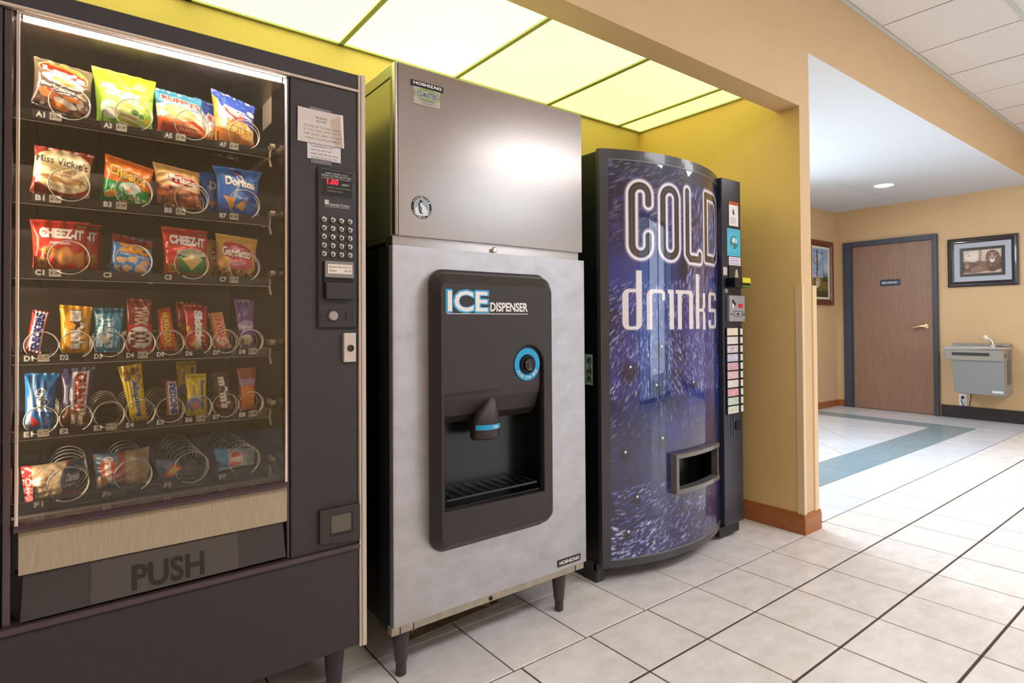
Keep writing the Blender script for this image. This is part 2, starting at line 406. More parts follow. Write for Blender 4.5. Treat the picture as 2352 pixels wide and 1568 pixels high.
# ---- hall ceiling: lay-in tiles on a grid
ceil = struct(MB().box(-3.0, 7.9, -3.2, 1.462, 2.93, 2.97).build('ceiling', M_WHITE))
g = MB()
XS = [3.39+.6*k for k in range(-11, 9)]; YS = [.885-.6*k for k in range(0, 8)]
for x in XS: 
    if -3 < x < 7.9: g.box(x-.004, x+.004, -3.2, 1.462, 2.8965, 2.899)
for y in YS:
    if y > -3.2: g.box(-3, 7.9, y-.004, y+.004, 2.8965, 2.8985)
g.box(-3, 7.9, 1.437, 1.462, 2.892, 2.899); g.box(7.876, 7.9, -3.2, 1.462, 2.892, 2.899)
g.build('grid_bars', M_TBAR, ceil)
MB().box(-3, 7.9, .871, .899, 2.893, 2.8963, .001).build('main_tee', mat('pale_tee', 'c9cfc9', rough=.5), ceil)
MB().box(-3, 7.9, 1.437, 1.4615, 2.891, 2.8925, .0005).build('wall_angle', mat('pale_tee', 'c9cfc9'), ceil)
XE = [-3]+[x for x in XS if -3 < x < 7.9]+[7.9]; YE = [1.462]+[y for y in YS if y > -3.2]+[-3.2]
TROFS = [(-2.01, -.615), (.39, -.615), (2.79, -.615), (5.19, -.615), (3.39, -1.815)]
for i in range(len(XE)-1):
    for j in range(len(YE)-1):
        x0, x1, y1, y0 = XE[i], XE[i+1], YE[j], YE[j+1]
        if x1-x0 < .03 or y1-y0 < .03: continue
        if any(tx-.05 < x0 and x1 < tx+1.25 and abs((y0+y1)/2-ty) < .1 for tx, ty in TROFS): continue
        MB().box(x0+.002, x1-.002, y0+.002, y1-.002, 2.897+random.uniform(-.0008, .0008), 2.915, .003, 1).build('ceiling_tile', M_ACOU, ceil)
def troffer(x0, x1, y0, y1, label, strength, z=2.893, grp='ceiling troffers of the hall'):
    t = thing('ceiling_light', label, 'ceiling light', ((x0+x1)/2, (y0+y1)/2, z), grp)
    f = MB()
    for q in ((x0, x1, y0, y0+.025), (x0, x1, y1-.025, y1), (x0, x0+.025, y0, y1), (x1-.025, x1, y0, y1)): f.box(*q, z-.004, z+.012, .002)
    f.box(x0, x1, y0, y1, z+.02, z+.07); f.build('housing', M_STEEL, t)
    MB().box(x0+.02, x1-.02, y0+.02, y1-.02, z+.002, z+.006).build('diffuser', mat('troffer_diffuser', 'f5f5f0', emit='f8f8ff', estr=STR_TROFFER), t)
for i, (tx, ty) in enumerate(TROFS):
    troffer(tx, tx+1.2, ty-.3, ty+.3, 'long white fluorescent troffer set in the hall ceiling behind the camera', 1)

# ---- alcove ceiling of backlit lens panels
M_ALCF = mat('lens_grid_frame', 'a8ac7a', rough=.5)
def lens_mat(i):
    m = bpy.data.materials.new('light_lens_%d' % i); m.use_nodes = True; nt = m.node_tree; N = nt.nodes; b = N['Principled BSDF']
    b.inputs['Base Color'].default_value = (.8, .85, .7, 1); b.inputs['Roughness'].default_value = .3
    g = N.new('ShaderNodeNewGeometry'); sp = N.new('ShaderNodeSeparateXYZ'); nt.links.new(g.outputs['Position'], sp.inputs[0])
    outs = []
    for ax in (0, 1):
        a = N.new('ShaderNodeMath'); a.operation = 'MULTIPLY'; a.inputs[1].default_value = 2*math.pi/.01; nt.links.new(sp.outputs[ax], a.inputs[0])
        c = N.new('ShaderNodeMath'); c.operation = 'COSINE'; nt.links.new(a.outputs[0], c.inputs[0]); outs.append(c.outputs[0])
    mn = N.new('ShaderNodeMath'); mn.operation = 'MAXIMUM'; nt.links.new(outs[0], mn.inputs[0]); nt.links.new(outs[1], mn.inputs[1])
    mr = N.new('ShaderNodeMapRange'); mr.inputs[1].default_value = .55; mr.inputs[2].default_value = 1.; mr.inputs[3].default_value = STR_LENS[i]; mr.inputs[4].default_value = .14
    nt.links.new(mn.outputs[0], mr.inputs[0]); nt.links.new(mr.outputs[0], b.inputs['Emission Strength']); b.inputs['Emission Color'].default_value = (*LENS_COL[i], 1)
    m3 = N.new('ShaderNodeMapRange'); m3.inputs[1].default_value = .55; m3.inputs[2].default_value = 1.; m3.inputs[3].default_value = .85; m3.inputs[4].default_value = .15
    nt.links.new(mn.outputs[0], m3.inputs[0]); nt.links.new(m3.outputs[0], b.inputs['Base Color'])
    return m
xs = [-1.09, -.23, .368, .965, 1.562, 2.175, 2.768, 2.98]
struct(MB().box(-1.1, 2.98, 1.582, 2.505, 2.40, 2.48).build('ceiling_alcove', M_WHITE))
def lensbox(i, x0, x1, idx, label):
    t = thing('light_panel', label, 'light panel', ((x0+x1)/2, 2.04, 2.33), 'backlit lens panels over the alcove')
    f = MB()
    for q in ((x0, x1, 1.584, 1.596), (x0, x1, 2.490, 2.503), (x0, x0+.011, 1.584, 2.503), (x1-.011, x1, 1.584, 2.503)): f.box(*q, 2.318, 2.332, .001)
    f.build('frame', M_ALCF, t); MB().box(x0+.008, x1-.008, 1.59, 2.497, 2.326, 2.331).build('lens', lens_mat(idx), t)
lb = ['bright white lens panel mostly above the frame over the snack machine', 'bright white lens panel above the snack machine, second from the left', 'brightest lens panel, just left of and over the ice machine top',
      'pale yellow lens panel over the right side of the ice machine', 'greenish yellow lens panel between ice machine and drinks machine', 'narrow yellow lens strip along the right alcove wall']
for i, (x0, x1) in enumerate(zip(xs[1:], xs[2:])):
    lensbox(i, x0, x1, min(max(i-1, 0), 4) if i else 0, lb[i])
struct(MB().box(-1.1, -.23, 1.584, 2.503, 2.32, 2.33).build('trim_4', M_WHITE))

# ---- entrance window wall behind the camera and an unseen lobby window added to brighten the lobby floor
M_ALU = mat('dark_aluminium', '3a3d44', rough=.35, metal=.6)
M_PANE = glass_mat('window_glass', (.95, .98, 1.), 1.0)
def window(name, x0, x1, z0, z1, y, cols):
    f = MB(); f.frame(x0, x1, z0, z1, .06, y-.03, y+.03, .004)
    for c in cols: f.box(c-.035, c+.035, y-.03, y+.03, z0+.05, z1-.05, .004)
    o = struct(f.build(name, M_ALU)); e = [x0]+list(cols)+[x1]
    for a, c in zip(e, e[1:]): MB().box(a+.036, c-.036, y-.004, y+.004, z0+.055, z1-.055).build('pane', M_PANE, o)
window('window_1', 3.3, 6.5, .02, 2.5, -3.26, (4.1, 4.9, 5.7)); window('added_lobby_window', 3.5, 5.9, .6, 2.3, 3.48, (4.3, 5.1))

# ---- recessed light
t = thing('recessed_light', 'small round white recessed light glowing in the smooth lobby ceiling', 'ceiling light', (6.709, 2.426, 2.488))
MB().lathe([(.098, -.001), (.1, -.006), (.086, -.010), (.08, -.004)], 6.709, 2.426, 2.488, 32).build('trim_ring', M_STEEL, t, True)
MB().lathe([(.079, -.002), (.079, -.007)], 6.709, 2.426, 2.488, 32).build('lamp', mat('led_lamp', 'ffffff', emit='fff6ea', estr=60), t)

# ---- door in the far wall
M_DOORF = mat('blue_grey_door_frame', '414550', rough=.45)
M_DOOR = mat('walnut_laminate', '9c7a66', rough=.45, nz=.3, nscale=5, col2='84634f', stretch=(1, 26, 1.2))
M_BRASS = mat('polished_brass', 'f0dca0', rough=.18, metal=.9)
f = MB()
f.box(7.86, 7.9, 3.235, 3.325, 0, 2.075, .004); f.box(7.86, 7.9, 2.313, 2.360, 0, 2.075, .004); f.box(7.86, 7.9, 2.3605, 3.2345, 2.012, 2.075, .002)
f.box(7.876, 7.9, 3.215, 3.2345, 0, 2.0115, .002); f.box(7.876, 7.9, 2.3605, 2.366, 0, 2.0115, .002)
dr = struct(f.build('door_1', M_DOORF))
MB().box(7.878, 7.895, 2.366, 3.212, .01, 2.010, .002).build('door_leaf', M_DOOR, dr)
h = MB().lathe([(.001, 0), (.027, 0), (.030, -.004), (.026, -.012), (.012, -.016), (.012, -.045), (.001, -.047)], 7.878, 2.43, 1.02, 24, 'x')
h.tube([(7.836, 2.43, 1.02), (7.834, 2.46, 1.022), (7.836, 2.50, 1.016), (7.838, 2.545, 1.005), (7.840, 2.56, 1.0)], [.015, .014, .012, .013, .010], 10)
h.build('door_handle', M_BRASS, dr, True)
cv = Cv(120, 40, '1d2c4a'); cv.text('EMPLOYEES ONLY', .1, .9, .33, .66, 'e8ecf2')
t = thing('door_sign', 'small navy sign reading EMPLOYEES ONLY on the walnut door', 'sign', (7.876, 2.8, 1.545))
MB().box(7.8745, 7.878, 2.690, 2.904, 1.506, 1.582, .001).build('sign_board', mat('navy_plastic', '1d2c4a', rough=.4), t)
plate('sign_face', cv, 0, 0, 0, 0, 0, print_mat('printed_plastic', .4), t, P=lambda u, v: (np.full_like(u, 7.8738), 2.903-.212*u, 1.507+.074*v))

# ---- framed pictures
def picture(name, label, P, W, H, fm, mats, art, loc, fw, prof):
    """P(u,v,d) maps width and height metres and depth off the wall to world"""
    t = thing(name, label, 'framed picture', loc)
    def fr(nm, x0, x1, z0, z1, tk, d0, d1, m, steps=()):
        b = MB(); 
        segs = [((x0, z0), (x1, z0), (x1-tk, z0+tk), (x0+tk, z0+tk)), ((x1, z0), (x1, z1), (x1-tk, z1-tk), (x1-tk, z0+tk)), ((x1, z1), (x0, z1), (x0+tk, z1-tk), (x1-tk, z1-tk)), ((x0, z1), (x0, z0), (x0+tk, z0+tk), (x0+tk, z1-tk))]
        for s4 in segs:
            pr = prof if steps else ((0, d1), (1, d1))
            o0, o1, i1, i0 = [Vector(p) for p in s4]
            rows = [[P(*o0, d0), P(*o1, d0)]]
            for t_, d in pr: rows.append([P(*(o0.lerp(i0, t_)), d), P(*(o1.lerp(i1, t_)), d)])
            rows.append([P(*i0, d0), P(*i1, d0)])
            vs = [v for r_ in rows for v in r_]; b.mesh(vs, [(2*k, 2*k+1, 2*k+3, 2*k+2) for k in range(len(rows)-1)])
        bmesh.ops.recalc_face_normals(b.bm, faces=b.bm.faces[:])
        return b.build(nm, m, t)
    fr('frame', 0, W, 0, H, fw, 0, .03, fm, prof)
    x = fw
    for nm, m, wd, d in mats:
        fr(nm, x-.002, W-x+.002, x-.002, H-x+.002, wd+.004, .002, d, m); x += wd
    a, c, d_, e_ = x-.004, W-x+.004, x-.004, H-x+.004
    plate('canvas', art, 0, 0, 0, 0, 0, print_mat('picture_print', .45), t, P=lambda u, v: tuple(np.vectorize(lambda uu, vv, k=k: P(a+(c-a)*uu, d_+(e_-d_)*vv, .006)[k])(u, v) for k in range(3)))
cv = Cv(180, 130, 'd9cabd', asp=.68)                              # sepia print of a lion lying by a lioness
cv.grad(1., .4, 'b89f8c', .7); cv.ell(.24, .72, .22, .25, 'e6dcd0', 0, .8, .5); cv.ell(.12, .9, .09, .06, 'b9aaa0', 20, .7, .5); cv.ell(.17, .77, .04, .07, '9d8f88', 0, .6, .5)
cv.poly([(.42, 1), (.5, 1), (.48, .6), (.44, .3), (.4, .3)], '9d7d6a', .8); cv.poly([(.0, .50), (.12, .54), (.3, .48), (.42, .55), (.55, .5), (.5, 0), (0, 0)], '7d5f50')
cv.ell(.70, .26, .30, .26, '84624f', 6); cv.ell(.80, .42, .19, .36, '5f4436', -6); cv.ell(.76, .66, .17, .27, '67493b', 8)
mane = random.Random(12)
for k in range(420):
    a_ = mane.uniform(0, 6.283); r_ = mane.uniform(.09, .19); cv.ell(.76+r_*math.cos(a_), .60+r_*1.55*math.sin(a_)-.05, .030, .006, mane.choice(['4a3328', '7d5c4b', '9c7a66', '3a271f', 'b0907c']), math.degrees(a_)+mane.uniform(-25, 25), .6)
cv.ell(.75, .68, .095, .20, 'a5846f', 0, .95); cv.ell(.75, .81, .085, .07, '8a6855', 0, .8); cv.ell(.66, .85, .03, .05, '80604f'); cv.ell(.84, .85, .03, .05, '80604f')
cv.poly([(.725, .78), (.775, .78), (.785, .60), (.715, .60)], 'b99a84'); cv.ell(.75, .60, .035, .03, '3f2a22'); cv.ell(.725, .55, .045, .05, 'd9c8ba'); cv.ell(.775, .55, .045, .05, 'd9c8ba'); cv.ell(.75, .49, .05, .04, 'f0e8e0'); cv.rect(.747, .753, .51, .58, '3f2a22')
cv.ell(.700, .72, .020, .018, '2a1a14', 12); cv.ell(.800, .72, .020, .018, '2a1a14', -12); cv.ell(.700, .755, .03, .014, '6a4a3c', 14); cv.ell(.800, .755, .03, .014, '6a4a3c', -14)
cv.ell(.2, .30, .2, .16, '6b4c3e', 15); cv.ell(.12, .36, .07, .10, '9a7864'); cv.ell(.07, .45, .025, .04, '7a5a4a'); cv.ell(.17, .46, .025, .04, '7a5a4a'); cv.ell(.12, .30, .03, .035, 'cdb8a6'); cv.ell(.12, .315, .012, .012, '35231c'); cv.ell(.095, .385, .01, .01, '35231c'); cv.ell(.145, .385, .01, .01, '35231c'); cv.ell(.36, .2, .16, .12, '93725f', 10)
cv.spots(150, (.0, .55, .04, .5), ['6b4c3e', 'a4826d', '5a3f34', '8a6a58'], (.008, .025), 5, .4, .25); cv.poly([(.0, .0), (1, 0), (1, .06), (.6, .10), (.3, .05), (0, .09)], 'c6b0a0'); cv.ell(.90, .10, .09, .05, 'cbb5a4', 12, .9); cv.ell(.62, .08, .12, .035, 'c4ad9b', -5, .9)
M_ESP = mat('espresso_frame', '2d2328', rough=.3, coat=.4)
picture('framed_picture', 'dark espresso framed sepia picture of a lion on the far wall above the water fountain', lambda x, z, d: Vector((7.9-d, 2.218-x, 1.453+z)), .615, .537, M_ESP,
        (('mat_board', mat('grey_blue_mat', 'b4bbc6', rough=.8), .056, .011), ('inner_frame', M_ESP, .024, .016)), cv, (7.9, 1.91, 1.453), .058, ((0, .02), (.25, .032), (.5, .030), (.6, .02), (.8, .022), (1, .012)))
cv = Cv(110, 160, 'a9bdd6', asp=1.35)                               # landscape painting
cv.grad(.5, 1., '86a6cf', .7); cv.ell(.35, .8, .3, .1, 'dfe6ec', 10, .6, .6); cv.ell(.85, .62, .2, .12, 'd5dfe8', 0, .5, .6)
cv.poly([(0, .38), (.4, .42), (.7, .4), (1, .45), (1, 0), (0, 0)], '6b6632'); cv.spots(160, (.0, 1, .0, .36), ['8a7a32', 'b08a3a', '5c5a2a', '9a6a2c'], (.02, .07), 8, .6, .3)
cv.rect(.30, .36, .2, .95, '3c2a22'); cv.spots(240, (.1, .75, .45, .95), ['4a3028', '6a4638', '3c2a24', '5a4a44'], (.006, .05), 9, .6, .25); cv.poly([(.66, .33), (.74, .58), (.82, .33)], '2d4028'); cv.poly([(.78, .33), (.88, .55), (.97, .33)], '3a5030'); cv.poly([(.25, .24), (.5, .24), (.5, .38), (.38, .46), (.25, .38)], 'b79a7c'); cv.rect(.28, .38, .2, .32, 'd8cfc0'); cv.rect(0, 1, 0, .14, '3a3226', .7)
M_CHER = mat('cherry_frame', '7a4222', rough=.3, nz=.3, nscale=20, stretch=(1, 1, 8), coat=.3)
picture('framed_picture', 'cherry framed landscape painting of a tree, partly behind the pillar corner guard', lambda x, z, d: Vector((7.13+x, 3.42-d, 1.285+z)), .62, .80, M_CHER,
        (('liner', mat('cream_liner', 'e4ddcc', rough=.7), .022, .014),), cv, (7.44, 3.42, 1.285), .075, ((0, .03), (.2, .042), (.5, .03), (.62, .034), (.8, .022), (.88, .026), (1, .014)))

# ---- drinking fountain, outlet, cord
M_FNT = mat('grey_vinyl_steel', '8d8f8f', rough=.45, nz=.06, nscale=40); M_FNT2 = mat('taupe_enamel', '9a958c', rough=.4)
M_CHR = mat('bright_stainless', 'd8dade', rough=.12, metal=1.)
t = thing('water_fountain', 'grey wall-mounted water fountain beside the walnut door', 'water fountain', (7.9, 1.9, .31))
MB().prism([(2.112, .665), (2.085, .312), (1.665, .305), (1.665, .665)], 7.565, 7.6, 'x', .006).build('front_panel', M_FNT, t)
MB().prism([(2.105, .66), (2.078, .316), (1.672, .31), (1.672, .66)], 7.595, 7.9, 'x').build('cabinet', M_FNT2, t)
MB().box(7.55, 7.9, 1.667, 2.172, .66, .775, .008).build('apron', M_FNT2, t)
MB().box(7.54, 7.9, 1.660, 2.182, .775, .806, .01).box(7.59, 7.84, 1.78, 2.13, .806, .812, .004).build('basin_rim', M_CHR, t)
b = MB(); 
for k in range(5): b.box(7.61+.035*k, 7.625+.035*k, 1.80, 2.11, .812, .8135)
b.build('basin', mat('basin_grey_steel', 'a9adb2', rough=.2, metal=1.), t)  # basin slats in a greyer steel than the rim
MB().box(7.8, 7.9, 1.67, 2.17, .806, .835, .008).build('backsplash', M_FNT2, t)
MB().tube([(7.70, 1.79, .806), (7.70, 1.79, .85), (7.70, 1.80, .875), (7.69, 1.825, .895)], [.02, .017, .013, .015], 12).lathe([(.03, 0), (.028, .012), (.018, .02)], 7.70, 1.79, .806).build('bubbler_spout', M_CHR, t, True)
o = MB().tube([(7.69, 1.822, .885), (7.685, 1.842, .905), (7.685, 1.852, .92)], [.017, .02, .016], 12).build('mouth_guard', mat('cream_rubber', 'efe2cf', rough=.4), t, True); o['label'] = 'cream mouth guard'
b = MB().box(7.545, 7.56, 1.78, 2.10, .712, .745, .004); b.build('push_bar', mat('charcoal_plastic', '3b3c40', rough=.35), t)
MB().box(7.547, 7.56, 1.765, 2.115, .745, .750, .001).box(7.547, 7.56, 1.765, 2.115, .706, .710, .001).build('bar_surround', M_CHR, t)
MB().box(7.60, 7.64, 1.6605, 1.667, .70, .735, .006).build('side_button', mat('grey_plastic', '6c6a68', rough=.5), t)
b = MB()
for c in range(2):
    for k in range(17): b.box(7.70+.075*c, 7.75+.075*c, 1.6665, 1.6725, .42+.0205*k, .43+.0205*k)
b.build('vent_slots', mat('slot_black', '1a1a1c', rough=.7), t)
MB().box(7.700, 7.85, 1.668, 1.674, .40, .66).build('vent_panel', M_FNT2, t)
o = MB().box(7.560, 7.566, 1.675, 1.765, .333, .357, .002).build('name_plate', mat('silver_plate', 'dfe1e4', rough=.3), t)
t = thing('wall_outlet', 'white wall outlet under the water fountain with a black plug', 'outlet', (7.9, 2.1, .2))
MB().box(7.892, 7.9, 2.066, 2.137, .14, .268, .003).build('cover_plate', mat('white_plastic', 'eef0f2', rough=.35), t)
for z_ in (.150, .215): MB().box(7.8905, 7.893, 2.085, 2.118, z_, z_+.04, .004).build('socket', mat('white_plastic2', 'd9dce0', rough=.35), t)
b = MB().tube([(7.889, 2.1, .232), (7.865, 2.1, .232)], .013, 10).tube([(7.866, 2.10, .232), (7.85, 2.105, .20), (7.855, 2.09, .15), (7.86, 2.06, .125), (7.865, 2.035, .145), (7.87, 2.025, .21), (7.875, 2.02, .31)], .0045, 8)
tag(b.build('power_cord', mat('black_rubber', '20232a', rough=.5), None, True), 'black power cord looping from the wall outlet up into the water fountain', 'cord')

# ================================================================== snack vending machine
M_VDARK = mat('charcoal_vinyl_steel', '332e2f', rough=.42, nz=.12, nscale=60, bump=.5, bscale=900, stretch=(.35, 1, 1))
M_VBLK = mat('vending_black', '17141a', rough=.35)
M_VTRIM = mat('plum_trim', '4a3a3c', rough=.25, coat=.3)
M_VEDGE = mat('beige_edge_trim', 'cdbcaa', rough=.4)
M_BEIGE = mat('brushed_beige_panel', 'b3a188', rough=.35, nz=.12, nscale=30, col2='9f8f75', stretch=(14, 1, .6))
M_CHROME = mat('satin_chrome', 'e6dcd6', rough=.18, metal=1.)
M_INT = mat('vending_interior', '665c51', rough=.45, nz=.15, nscale=12)
M_INTM = mat('interior_mirror_steel', 'b9a79a', rough=.22, metal=1., nz=.25, nscale=9, stretch=(1, 1, .4))
M_TRAY = mat('tray_black', '1d1a17', rough=.25)
M_COIL = mat('coil_wire', 'c4c0b8', rough=.28, metal=.9)
M_PP = print_mat('printed_paper', .7); M_FOIL = print_mat('printed_foil', .3, .35)
M_SIGN = print_mat('printed_film', .35)
V = thing('vending_machine', 'charcoal snack vending machine with glass front and keypad, at the left', 'vending machine', (.20, 1.95, 0))
b = MB()
b.box(-.29, -.24, 1.63, 2.38, .17, 1.798); b.box(.475, .672, 1.63, 2.38, .17, 1.798); b.box(-.24, .475, 1.63, 2.38, 1.757, 1.798); b.box(-.24, .475, 1.64, 2.38, .17, .655); b.box(-.24, .475, 2.30, 2.38, .655, 1.757)
b.build('cabinet', M_VBLK, V)
MB().box(-.24, .470, 2.285, 2.30, .655, 1.757).box(-.24, -.23, 1.66, 2.30, .655, 1.757).box(-.24, .47, 1.66, 2.3, 1.750, 1.757).box(-.24, .47, 1.66, 2.3, .655, .662).build('interior_liner', M_INT, V)
MB().box(.4725, .476, 1.63, 2.30, .66, 1.752).build('interior_side', M_INTM, V)
# door skins
MB().box(-.29, .672, 1.60, 1.64, 1.757, 1.802, .003).build('header_panel', M_VDARK, V)
MB().box(-.29, .670, 1.594, 1.602, 1.7495, 1.757, .0025).build('header_trim', M_VEDGE, V)
MB().box(-.29, -.106, 1.603, 1.64, .456, 1.749, .003).build('left_door_panel', M_VDARK, V)
MB().box(-.104, -.090, 1.606, 1.64, .456, 1.749, .003).build('hinge_strip', M_VTRIM, V)
MB().box(.478, .665, 1.600, 1.632, .456, 1.7495, .003).build('control_door', M_VDARK, V)
MB().box(.470, .477, 1.606, 1.64, .456, 1.749, .002).build('divider', M_VTRIM, V)
MB().box(-.29, .668, 1.600, 1.64, .166, .440, .004).build('kick_panel', M_VDARK, V)
MB().prism([(1.64, .440), (1.600, .440), (1.591, .443), (1.588, .450), (1.594, .456), (1.64, .457)], -.29, .668, 'x', .001).build('seam_trim', M_VTRIM, V)
b = MB().box(.6685, .6745, 1.595, 1.64, .162, 1.802, .0015).box(.6755, .689, 1.592, 1.64, .162, 1.802, .003); b.build('edge_trim', M_VEDGE, V)
# window
f = MB(); f.box(-.084, .4685, 1.598, 1.612, 1.7395, 1.7475, .002); f.box(-.0845, -.0775, 1.598, 1.612, .662, 1.74, .002); f.box(.4625, .4695, 1.598, 1.612, .662, 1.74, .002); f.build('window_frame', M_CHROME, V)
MB().prism([(1.64, .648), (1.602, .648), (1.592, .651), (1.590, .658), (1.60, .664), (1.64, .666)], -.085, .471, 'x').build('window_sill', M_VTRIM, V)
MB().box(-.079, .464, 1.607, 1.611, .663, 1.741).build('window_glass', glass_mat('vending_glass', (.97, .96, .93), 1.15, .02), V)
lampc = MB().box(-.074, .46, 1.614, 1.621, 1.7345, 1.7395, .001); lampc.build('interior_lamp', mat('vending_lamp', 'ffffff', emit='ffe6c8', estr=STR_VEND), V)
MB().box(-.17, -.155, 1.655, 1.675, .70, 1.72, .003).build('added_fill_lamp', mat('added_fill_lamp', 'ffffff', emit='ffe6c8', estr=42), V)  # unseen lamp added behind the left stile to brighten the lower rows
MB().box(-.23, .4715, 1.645, 2.28, 1.742, 1.7495).build('interior_top', mat('interior_top_steel', '9c8f84', rough=.32, metal=.9, nz=.4, nscale=7, stretch=(1, .4, 1)), V)
# beige panel, delivery flap
MB().box(-.078, .470, 1.604, 1.640, .557, .648, .002).build('beige_panel', M_BEIGE, V)
b = MB().box(-.084, .4695, 1.625, 1.645, .456, .557); b.build('flap_recess', mat('flap_black', '060608', rough=.6), V)
b = MB().mesh([(-.070, 1.612, .554), (.4605, 1.612, .554), (.4655, 1.601, .466), (-.074, 1.601, .461)], [(3, 2, 1, 0)]); b.mesh([(-.070, 1.620, .554), (.4605, 1.620, .554), (.4655, 1.609, .466), (-.074, 1.609, .461), (-.074, 1.601, .461), (.4655, 1.601, .466), (.4605, 1.612, .554), (-.07, 1.612, .554)], [(3, 2, 5, 4), (2, 1, 6, 5), (0, 3, 4, 7)])
fl = b.build('delivery_flap', mat('flap_charcoal', '3c393a', rough=.3, nz=.1, nscale=20), V)
MB().mesh([(.046, 1.6108, .5535), (.349, 1.6108, .5535), (.349, 1.6002, .4655), (.046, 1.6002, .463)], [(3, 2, 1, 0)]).build('flap_window', mat('smoked_plastic', '4e4945', rough=.3), fl)
b = MB(); M_PUSH = mat('push_letters', '241c14', rough=.5)
v, tf = text_tris('PUSH', .03)
def _pz(a, c_): return .471+.057*c_
b.mesh([(.122+.150*a, 1.6002+(_pz(a, c_)-.463)/.0905*.0106-.0008, _pz(a, c_)) for a, c_ in v], [tuple(x) for x in tf]); b.build('push_lettering', M_PUSH, fl)
# legs
for (lx, ly) in ((.617, 1.66), (-.2, 1.66), (.617, 2.3), (-.2, 2.3)):
    MB().lathe([(.031, .167), (.028, .14), (.020, .03), (.017, .028), (.016, .002), (.012, 0)], lx, ly, 0, 20).build('leg', mat('leg_black', '2b2629', rough=.35), V, True)
# ---- selector pod
M_POD = mat('pod_plastic', '2f2c2b', rough=.4, bump=.2, bscale=800); M_PODK = mat('pod_recess', '0c0c0c', rough=.3)
pod = MB().box(.548, .661, 1.590, 1.604, 1.070, 1.517, .006, 3).build('control_pod', M_POD, V)
MB().frame(.555, .647, 1.436, 1.509, .002, 1.5885, 1.591, .0005).build('display_rim', mat('pod_rim', '3f3c3a', rough=.3), pod)
cv = Cv(90, 72, '0d0d0e', asp=.8); cv.text('INSERT MONEY AND', .15, .85, .86, .92, 'b8b2aa'); cv.text('PRESS LETTER BUTTON', .04, .96, .76, .83, 'c4beb6'); cv.text('TO MAKE SELECTION THEN PRESS NUMBER', .04, .96, .68, .73, 'a09a92')
cv.rect(.48, .58, .68, .73, '3a8a6a', .7); cv.text('CREDIT', .66, .92, .48, .54, 'c4beb6'); cv.text('CORRECT CHANGE REQUIRED', .2, .96, .32, .37, '8a857e'); cv.text('USE LOWER VALUES', .2, .7, .19, .24, '8a857e')
plate('display', cv, .556, .646, 1.437, 1.508, 1.5892, M_SIGN, pod)
b = MB(); text_on(b, '1.00', .574, .606, 1.470, 1.485, 1.5886, .03); b.build('led_digits', mat('led_red', 'ff2030', emit='ff1022', estr=2.5), pod)
b = MB().box(.5675, .579, 1.5888, 1.591, 1.413, 1.426, .0003); text_on(b, 'Automatic Products', .581, .638, 1.411, 1.419, 1.5896, .015); b.box(.5675, .638, 1.5894, 1.5899, 1.4075, 1.4085); b.build('brand_mark', mat('silver_ink', 'c8c2bc', rough=.35), pod)
keys = 'ABCDEFGH12345678'; M_KEY = mat('chrome_key', 'a8a39e', rough=.2, metal=.9); M_KL = mat('key_ink', '1c1a1a', rough=.5)
kk = list('ABCDEFGHJ123456789')+['*', '0']
kk = ['A', 'B', 'C', 'D', 'E', 'F', 'G', 'H', 'J', 'K', '1', '2', '3', '4', '5', '6', '7', '8', '9', '0']
for r_ in range(5):
    for c_ in range(4):
        kx, kz = .564+.0247*c_, 1.370-.0238*r_
        key = MB().lathe([(.0082, 0), (.0082, -.004), (.007, -.0062), (.005, -.0068)], kx, 1.590, kz, 18, 'y').build('key', M_KEY, pod, True)
        b = MB(); text_on(b, kk[r_*4+c_], kx-.0028, kx+.0028, kz-.004, kz+.004, 1.5829, .02); b.build('key_letter', M_KL, pod)
b = MB().box(.562, .648, 1.584, 1.592, 1.155, 1.256, .002); b.build('bill_bezel', M_PODK, pod)
b = MB().box(.565, .645, 1.572, 1.586, 1.150, 1.196, .003); b.build('bill_tray', M_POD, pod)
b = MB().box(.564, .646, 1.576, 1.586, 1.210, 1.256, .002); b.build('bill_cover', mat('clear_grey_plastic', '8a8582', rough=.2), pod)
cv = Cv(80, 30, 'e9dccb'); cv.text('Bottom Row $1.25', .05, .95, .58, .82, '3a332c'); cv.text('Others', .05, .35, .2, .42, '3a332c'); cv.text('$1.00', .68, .95, .2, .42, '3a332c')
plate('price_note', cv, .571, .640, 1.221, 1.247, 1.5752, M_PP, pod)
MB().box(.577, .645, 1.5835, 1.5855, 1.200, 1.209).build('bill_slot', M_PODK, pod)
MB().frame(.558, .648, 1.083, 1.126, .002, 1.5885, 1.591, .0004).build('coin_plate', mat('pod_rim', '3f3c3a'), pod)
MB().lathe([(.013, 0), (.0135, -.006), (.012, -.010), (.0115, -.010)], .5895, 1.590, 1.1045, 24, 'y').build('coin_return_button', mat('grey_button', 'a39a90', rough=.4), pod, True)
MB().box(.6265, .6295, 1.5888, 1.592, 1.092, 1.118).build('coin_slot', M_PODK, pod)
b = MB().box(.621, .657, 1.588, 1.602, .974, 1.056, .002); lk = b.build('lock_plate', mat('pale_lock_metal', 'cfc2b8', rough=.35, metal=.3), V)
MB().lathe([(.0095, 0), (.0095, -.003), (.007, -.003), (.006, -.001)], .640, 1.588, 1.013, 20, 'y').build('lock_cylinder', mat('lock_dark', '4a423a', rough=.3, metal=.7), lk, True)
b = MB().prism([(.552, .480), (.668, .466), (.668, .571), (.552, .571)], 1.589, 1.604, 'y', .002); cr = b.build('coin_return', M_POD, V)
MB().box(.582, .647, 1.5884, 1.5895, .494, .552).build('coin_cup', M_PODK, cr)
MB().box(.583, .640, 1.5876, 1.5886, .503, .551).build('cup_flap', mat('olive_plastic', '5c554c', rough=.3), cr)
